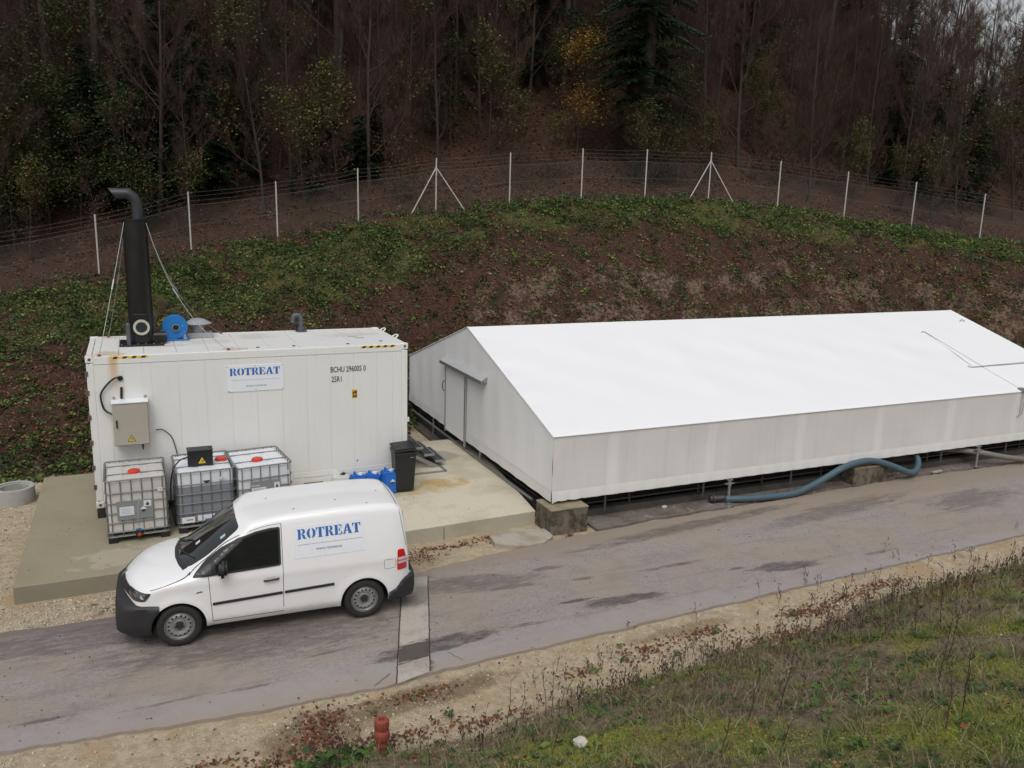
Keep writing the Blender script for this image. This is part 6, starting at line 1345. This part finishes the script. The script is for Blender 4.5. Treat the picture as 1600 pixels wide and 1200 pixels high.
# ------------------------------------------------------------------ trees
BARK = simple('grey_brown_bark', (.034,.024,.020), .9, var=.3, vs=4, bump=.4, bs=25, bd=.02, dirt=((.04,.055,.025), .5, 1.5, .5))
BARKP = simple('pale_bark', (.046,.034,.029), .9, var=.25, vs=4, dirt=((.05,.06,.03), .5, 1.5, .5))
TWIG = simple('reddish_twigs', (.055,.028,.021), .9, var=.2)
def seg_tube(V, F, a, b, ra, rb, n=3):
    d = (b-a); L_ = d.length
    if L_ < 1e-4: return
    d /= L_; r = d.orthogonal().normalized(); s = d.cross(r); m_ = len(V)
    for p, q in ((a, ra), (b, rb)):
        for k in range(n): V.append(p+(r*math.cos(2*PI*k/n)+s*math.sin(2*PI*k/n))*q)
    for k in range(n): F.append((m_+k, m_+(k+1)%n, m_+n+(k+1)%n, m_+n+k))
def bare_tree(seed, h, r0, first=.4, nb=16, dens=1.0, upw=.7, leaves=0, cols=None, leafz=(0,1), lsize=.09):
    R_ = random.Random(seed); TV, TF, CV, CF, tips = [], [], [], [], []
    pts = [Vector((0,0,-.4))]; n = 12; dirv = Vector((R_.uniform(-.06,.06),R_.uniform(-.06,.06),1)).normalized()
    for i in range(n):
        dirv = (dirv+Vector((R_.uniform(-.05,.05),R_.uniform(-.05,.05),.05))).normalized(); pts.append(pts[-1]+dirv*(h+.4)/n)
    rad = [r0*(1.25 if i == 0 else 1)*(1-.88*i/n) for i in range(n+1)]
    for i in range(n): seg_tube(TV, TF, pts[i], pts[i+1], rad[i], rad[i+1], 8)
    def branch(p, d, L_, r, lev):
        k = 4 if lev < 2 else 3; q = p
        for i in range(k):
            d = (d+Vector((R_.uniform(-.22,.22),R_.uniform(-.22,.22),R_.uniform(-.05,.25)*upw))).normalized(); e = q+d*L_/k; ra, rb = r*(1-i/k*.8), r*(1-(i+1)/k*.8)
            seg_tube(CV, CF, q, e, ra, rb, 4 if lev == 0 else 3)
            if lev < 3 and (i > 0 or lev > 0):
                m_ = {0:3,1:2,2:2}[lev]
                for _ in range(m_ if R_.random() < dens else 1):
                    s_ = Vector((R_.uniform(-1,1),R_.uniform(-1,1),R_.uniform(-.2,.9))); dd = (d*.8+s_*.8).normalized(); branch(q.lerp(e,R_.random()), dd, L_*R_.uniform(.35,.6), max(.003,r*.45), lev+1)
            if lev >= 2: tips.append(e)
            q = e
    for i in range(nb):
        t_ = first+(1-first)*(i+R_.random())/nb; f_ = t_*n; j = min(n-1,int(f_)); p = pts[j].lerp(pts[j+1], f_-j); a = R_.uniform(0,2*PI); e_ = R_.uniform(.15,.8)*upw+.1
        branch(p, Vector((math.cos(a),math.sin(a),e_)).normalized(), h*R_.uniform(.12,.26)*(1.15-t_*.6), rad[j]*.42, 0)
    out = {'t': (TV, TF), 'c': (CV, CF), 'tips': tips}
    return out
def tomesh(name, V, F, mat, cols=None):
    V = np.array([tuple(v_) for v_ in V], np.float32) if not isinstance(V, np.ndarray) else V
    o = fastmesh(name, V, F, mat, cols, smooth=cols is None); me = o.data; bpy.data.objects.remove(o); return me
def leaf_mesh(name, tips, n, size, cols, zr_=None, seed=0, spread=.25):
    rng = np.random.default_rng(seed); T = np.array([tuple(t_) for t_ in tips])
    if zr_: T = T[(T[:,2] > zr_[0]) & (T[:,2] < zr_[1])]
    # cluster choice so leaves sit in clumps
    w_ = np.clip(np.sin(T[:,0]*1.9+seed)*np.sin(T[:,1]*2.1)+np.sin(T[:,2]*1.7+seed)+.6, .02, None); idx = rng.choice(len(T), n, p=w_/w_.sum()); P = T[idx]+rng.normal(0,spread,(n,3)); V, F = quads(P, size, .65, .5, rng); return tomesh(name, V, F, LEAF, pick(cols, n, rng))
VAR = []
for i in range(5): b = bare_tree(100+i, [17,20,15,19,13][i], [.19,.24,.14,.2,.12][i], [.38,.45,.3,.4,.25][i], [13,14,12,14,14][i], .75); VAR.append(b)
MES = [(tomesh('trunk', *b['t'], BARK if i % 2 else BARKP), tomesh('branches', *b['c'], TWIG)) for i, b in enumerate(VAR)]
TH = []                                          # young, twiggy thicket trees
for i in range(4): TH.append(bare_tree(200+i, [10,12,8,11][i], [.075,.09,.06,.08][i], .12, 22, .9, 1.5))
THM = [(tomesh('trunk', *b['t'], BARK), tomesh('branches', *b['c'], TWIG)) for b in TH]
SAP = [bare_tree(300+i, [5.5,4.2,6.5][i], [.05,.04,.06][i], .12, 20, .8, .7) for i in range(3)]
SAPM = [(tomesh('trunk', *b['t'], BARK), tomesh('branches', *b['c'], TWIG)) for b in SAP]
YG = [(.13,.13,.03),(.09,.10,.03),(.17,.14,.035),(.06,.075,.025),(.12,.085,.03)]
OR = [(.30,.17,.035),(.24,.14,.03),(.34,.22,.05),(.19,.10,.03)]
DG = [(.035,.05,.018),(.05,.065,.022),(.08,.085,.028),(.03,.04,.018)]
BR = [(.12,.07,.04),(.09,.05,.03),(.15,.09,.045)]
SAPL = [leaf_mesh('foliage', SAP[0]['tips'], 1500, .11, YG, seed=1), leaf_mesh('foliage', SAP[1]['tips'], 1300, .10, YG+DG, seed=2), leaf_mesh('foliage', SAP[2]['tips'], 4200, .12, OR, zr_=(2.2,9), seed=3, spread=.35),
        leaf_mesh('foliage', SAP[0]['tips'], 4200, .10, DG+[(.10,.11,.03)], seed=4, spread=.35), leaf_mesh('foliage', SAP[1]['tips'], 900, .09, BR, seed=5)]
THL = leaf_mesh('foliage', TH[0]['tips'], 1400, .12, YG, seed=8)
def spruce(seed, h, R0, z0=.0, dens=1.0):
    R_ = random.Random(seed); TV, TF = [], []; n = 10
    for i in range(n): seg_tube(TV, TF, Vector((0,0,-.4+(h+.4)*i/n)), Vector((0,0,-.4+(h+.4)*(i+1)/n)), (.015*h+.02)*(1-i/n)+.01, (.015*h+.02)*(1-(i+1)/n)+.01, 8)
    V = []; F = []; C_ = []; z = z0*h+.2
    while z < h-.1:
        t_ = z/h; Rr = R0*(1-(t_-z0)/(1-z0))**.85*(1 if t_ > z0+.08 else .75)
        for _ in range(R_.randint(5,7)):
            a = R_.uniform(0,2*PI); L_ = Rr*R_.uniform(.7,1.12)+.15; dr = Vector((math.cos(a),math.sin(a),0)); sd = Vector((-dr.y,dr.x,0)); m = max(4,int(L_/.16*dens)); tone = R_.uniform(.6,1.3); zj = z+R_.uniform(-.28,.28)*min(1, h/8); pr_ = R_.uniform(-.1,.25)
            for k in range(m):
                u = (k+.5)/m; p = dr*(L_*u)+Vector((0,0,zj+pr_*L_*u-.42*L_*u*u+.10*L_*u**4)); wd = L_*.24*(1-u)*.9+.12
                for s_ in (-1,1):
                    e = p+sd*s_*wd*R_.uniform(.6,1.1)+dr*wd*.55+Vector((0,0,-wd*R_.uniform(.15,.55))); w_ = (.035+.025*R_.random())
                    i0 = len(V); nrm = dr*w_+Vector((0,0,R_.uniform(-.02,.03))); V += [p-nrm, p+nrm, e+nrm*.5, e-nrm*.45]; F.append((i0,i0+1,i0+2,i0+3)); c = (.022*tone,.040*tone,.017*tone) if R_.random() < .75 else (.032*tone,.050*tone,.020*tone); C_.append(c)
        z += .20/dens*(.7+.6*R_.random())+.01*h
    return tomesh('trunk', TV, TF, BARK), tomesh('foliage', V, F, LEAF, C_)
SPR = [spruce(1, 22, 2.9, .11, 1.7), spruce(2, 7, 2.4, .0, 1.7), spruce(3, 3.2, 1.5, .0, 1.7), spruce(4, 13, 2.5, .05, 1.4)]
def plant(name, meshes, x, y, label, cat='tree', rz=None, s=1, group=None, zoff=0):
    t = thing(name, label, cat, (x, y, H1(x, y)+zoff), random.uniform(0,6.28) if rz is None else rz, group); t.scale = (s, s, s*random.uniform(.92,1.1))
    for nm, me in meshes: link(nm, me, t)
    return t
# marked trees of the photograph
plant('spruce_tree', [('trunk',SPR[0][0]),('foliage',SPR[0][1])], 23.35, 18.1, 'tall dark green spruce with a bare lower trunk right behind the fence', s=1.05)
plant('autumn_tree', [('trunk',SAPM[2][0]),('branches',SAPM[2][1]),('foliage',SAPL[2])], 20.9, 20.2, 'small tree with orange-yellow leaves left of the tall spruce', s=.86, zoff=-.1)
for i, (x, y, s) in enumerate([(1.3,22.3,1.0),(3.6,21.8,.95),(2.4,23.6,1.15),(5.2,22.6,.8),(-.6,23.4,.9)]):
    plant('young_spruce', [('trunk',SPR[1][0]),('foliage',SPR[1][1])], x, y, 'bushy dark young spruce in the thicket above the black stack', s=s, group='young spruces above the black stack')
for i, (x, y, s) in enumerate([(9.0,22.2,1.1),(10.4,21.0,.9),(8.0,20.8,.7),(11.3,22.0,.8)]):
    plant('young_spruce', [('trunk',SPR[2][0]),('foliage',SPR[2][1])], x, y, 'small dark spruce behind the fence left of the braced post', s=s, group='small spruces left of the braced fence post')
for i, (x, y, s, v_) in enumerate([(41.5,16.8,1.0,1),(43.5,16.2,.85,1),(39.5,17.8,.8,3)]):
    plant('dark_spruce', [('trunk',SPR[v_][0]),('foliage',SPR[v_][1])], x, y, 'broad dark spruce behind the right end of the fence', s=s, group='dark spruces behind the right end of the fence')
plant('spruce_tree', [('trunk',SPR[0][0]),('foliage',SPR[0][1])], 58.5, 23.5, 'dark spruce rising into the sky at the top right corner', s=.95)
plant('spruce_tree', [('trunk',SPR[3][0]),('foliage',SPR[3][1])], 21.8, 26.8, 'slim dark spruce standing behind the orange tree', s=1.25)
for i, (x, y, s) in enumerate([(16.6,25.8,.9),(-5.0,24.0,.9),(30.5,31,1.2),(13,36,1.3),(36.5,27,1.0),(48,30,1.2),(-7,33,1.3),(3.5,38,1.3),(27,36,1.3)]):
    plant('spruce_tree', [('trunk',SPR[3][0]),('foliage',SPR[3][1])], x, y, 'dark spruce deep among the bare forest trunks', s=s, group='dark spruces scattered in the forest')
for x, y, v_, s, lb in ((-1.83,30.3,1,1.0,'pale trunk near the top left corner'),(2.18,29.4,1,1.15,'mossy trunk with spreading low branches left of centre of the upper left forest'),(4.4,32.4,4,1.1,'slim trunk between the two thick trunks at upper left'),(5.6,28.9,3,1.1,'thick straight trunk right of the mossy one at upper left'),
                      (10.24,29.4,2,1.0,'thin pale trunk in the upper forest above the fence'),(10.6,26.8,1,1.0,'ivy green trunk in the upper forest'),(17.5,28.5,3,.9,'grey trunk above the middle of the fence'),(22.9,25.7,0,1.0,'straight trunk left of the tall spruce')):
    plant('bare_tree', [('trunk',MES[v_][0]),('branches',MES[v_][1])], x, y, lb, s=s)
# low arching branches of the mossy tree
rb = random.Random(5)
AVOID = [(20.9,20.2,1.6),(20.2,18.9,1.3),(19.6,17.6,1.2),(21.6,21.8,1.2)]
def accept(pts, x, y, dmin): return all((x-a)**2+(y-b)**2 > r*r for a, b, r in AVOID) and all((x-a)**2+(y-b)**2 > dmin*dmin for a, b in pts)
placed = [(23.35,18.1),(20.9,20.2),(20.5,19.2),(21.2,18.8),(1.3,22.3),(3.6,21.8)]
def forest(n, x0, x1, D0, D1, fn_, dmin, seed):
    R_ = random.Random(seed); c = 0; tries = 0
    while c < n and tries < 20000:
        tries += 1; x = R_.uniform(x0, x1); D = R_.uniform(D0, D1); y = float(np.interp(x,FX,FY))+D; az = math.degrees(math.atan2(x-.89,y+16.57))
        if az < -10 or az > 60 or not accept(placed, x, y, dmin): continue
        placed.append((x,y)); fn_(x, y, R_, az); c += 1
def where(x, y, az):
    D = y-float(np.interp(x,FX,FY)); a = ['at the left edge','above the container','above the gap before the tent','above the tent ridge','right of the tall spruce','near the right end'][int(np.searchsorted([0,12,24,32,42], az))]
    return ('just behind the fence' if D < 9 else 'midway up the hill' if D < 20 else 'high on the hill')+' '+a
def tall(x, y, R_, az):
    v_ = R_.randrange(5); s = R_.uniform(.8,1.15)*(1 if az < 46 else .62); plant('bare_tree', [('trunk',MES[v_][0]),('branches',MES[v_][1])], x, y, 'bare straight-trunked tree '+where(x,y,az), s=s, group='bare trees in the hillside forest')
forest(120, -12, 80, 8, 44, tall, 1.9, 3)
def thick(x, y, R_, az):
    v_ = R_.randrange(4); ms = [('trunk',THM[v_][0]),('branches',THM[v_][1])]
    if v_ == 0 and R_.random() < .6: ms.append(('foliage',THL)); plant('twiggy_tree', ms, x, y, 'slender tree with few yellow-green leaves '+where(x,y,az), s=R_.uniform(.8,1.2)*(1 if az < 46 else .75), group='twiggy trees keeping yellow leaves')
    else: plant('twiggy_tree', ms, x, y, 'slender leafless tree with dense twigs '+where(x,y,az), s=R_.uniform(.75,1.2)*(1 if az < 51 else .8), group='young leafless trees in the forest')
forest(150, 26, 95, 3, 45, thick, 1.1, 9)
forest(130, -10, 27, 3, 30, thick, 1.0, 10)
def shrub(x, y, R_, az):
    r = R_.random(); v_ = 0 if r < .4 else 1; f_ = SAPL[0] if v_ == 0 and r < .28 else (SAPL[3] if v_ == 0 else (SAPL[1] if r < .75 else SAPL[4]))
    plant('leafy_shrub', [('trunk',SAPM[v_][0]),('branches',SAPM[v_][1]),('foliage',f_)], x, y, 'thin sparsely leaved shrub '+where(x,y,az), 'shrub', s=R_.uniform(.55,1.0), group='sparse leafy shrubs at the forest edge')
forest(150, -8, 56, 1.5, 22, shrub, 1.0, 12)
forest(60, 48, 110, 8, 52, thick, 1.2, 31)
for i, (x, y, s) in enumerate([(-3.2,20.6,.9),(-2.0,21.6,1.1),(-4.2,22,1.0),(-.9,21.4,.8),(-2.8,23.4,1.2),(-1.4,24.5,1.2),(-4.8,20.2,.7),(0,25.3,1.1)]):
    plant('leafy_shrub', [('trunk',SAPM[0][0]),('branches',SAPM[0][1]),('foliage',SAPL[3])], x, y, 'dense green-leaved shrub at the left edge above the fence', 'shrub', s=s, group='green shrubs at the left edge')
for i in range(70):
    x = RNG.uniform(-4, 36); yt_ = float(np.interp(x,TX,TY)); yf_ = float(np.interp(x,FX,FY)); y = yt_+(yf_-yt_)*(RNG.uniform(.12,.6) if x > 8 else RNG.uniform(.25,.97))
    plant('bramble_bush', [('branches',SAPM[i%2][1])], x, y, 'low tangle of bare bramble stems growing on the bank', 'bush', s=RNG.uniform(.10,.2), group='bare bramble tangles on the bank', zoff=-.15)
# leaf litter and twigs on the forest floor
x, y = samp(110000, -10, 70, 17, 55); s, D, d, yb = parts_h(x, y); k = (D > 2) & (D < 32) & vis(x, y); x, y = x[k], y[k]
V, F = quads(np.stack([x,y,height(x,y)+RNG.uniform(0,.04,len(x))],-1), .13, .7, .35); tag(fastmesh('forest_litter', V, F, LITM, pick(REDS+REDS+BROWNS, len(x))*.5), 'brown leaf litter covering the forest floor, coloured darker for canopy shade', 'leaves', kind='stuff')  # leaf colours dimmed to stand in for shade under the trees
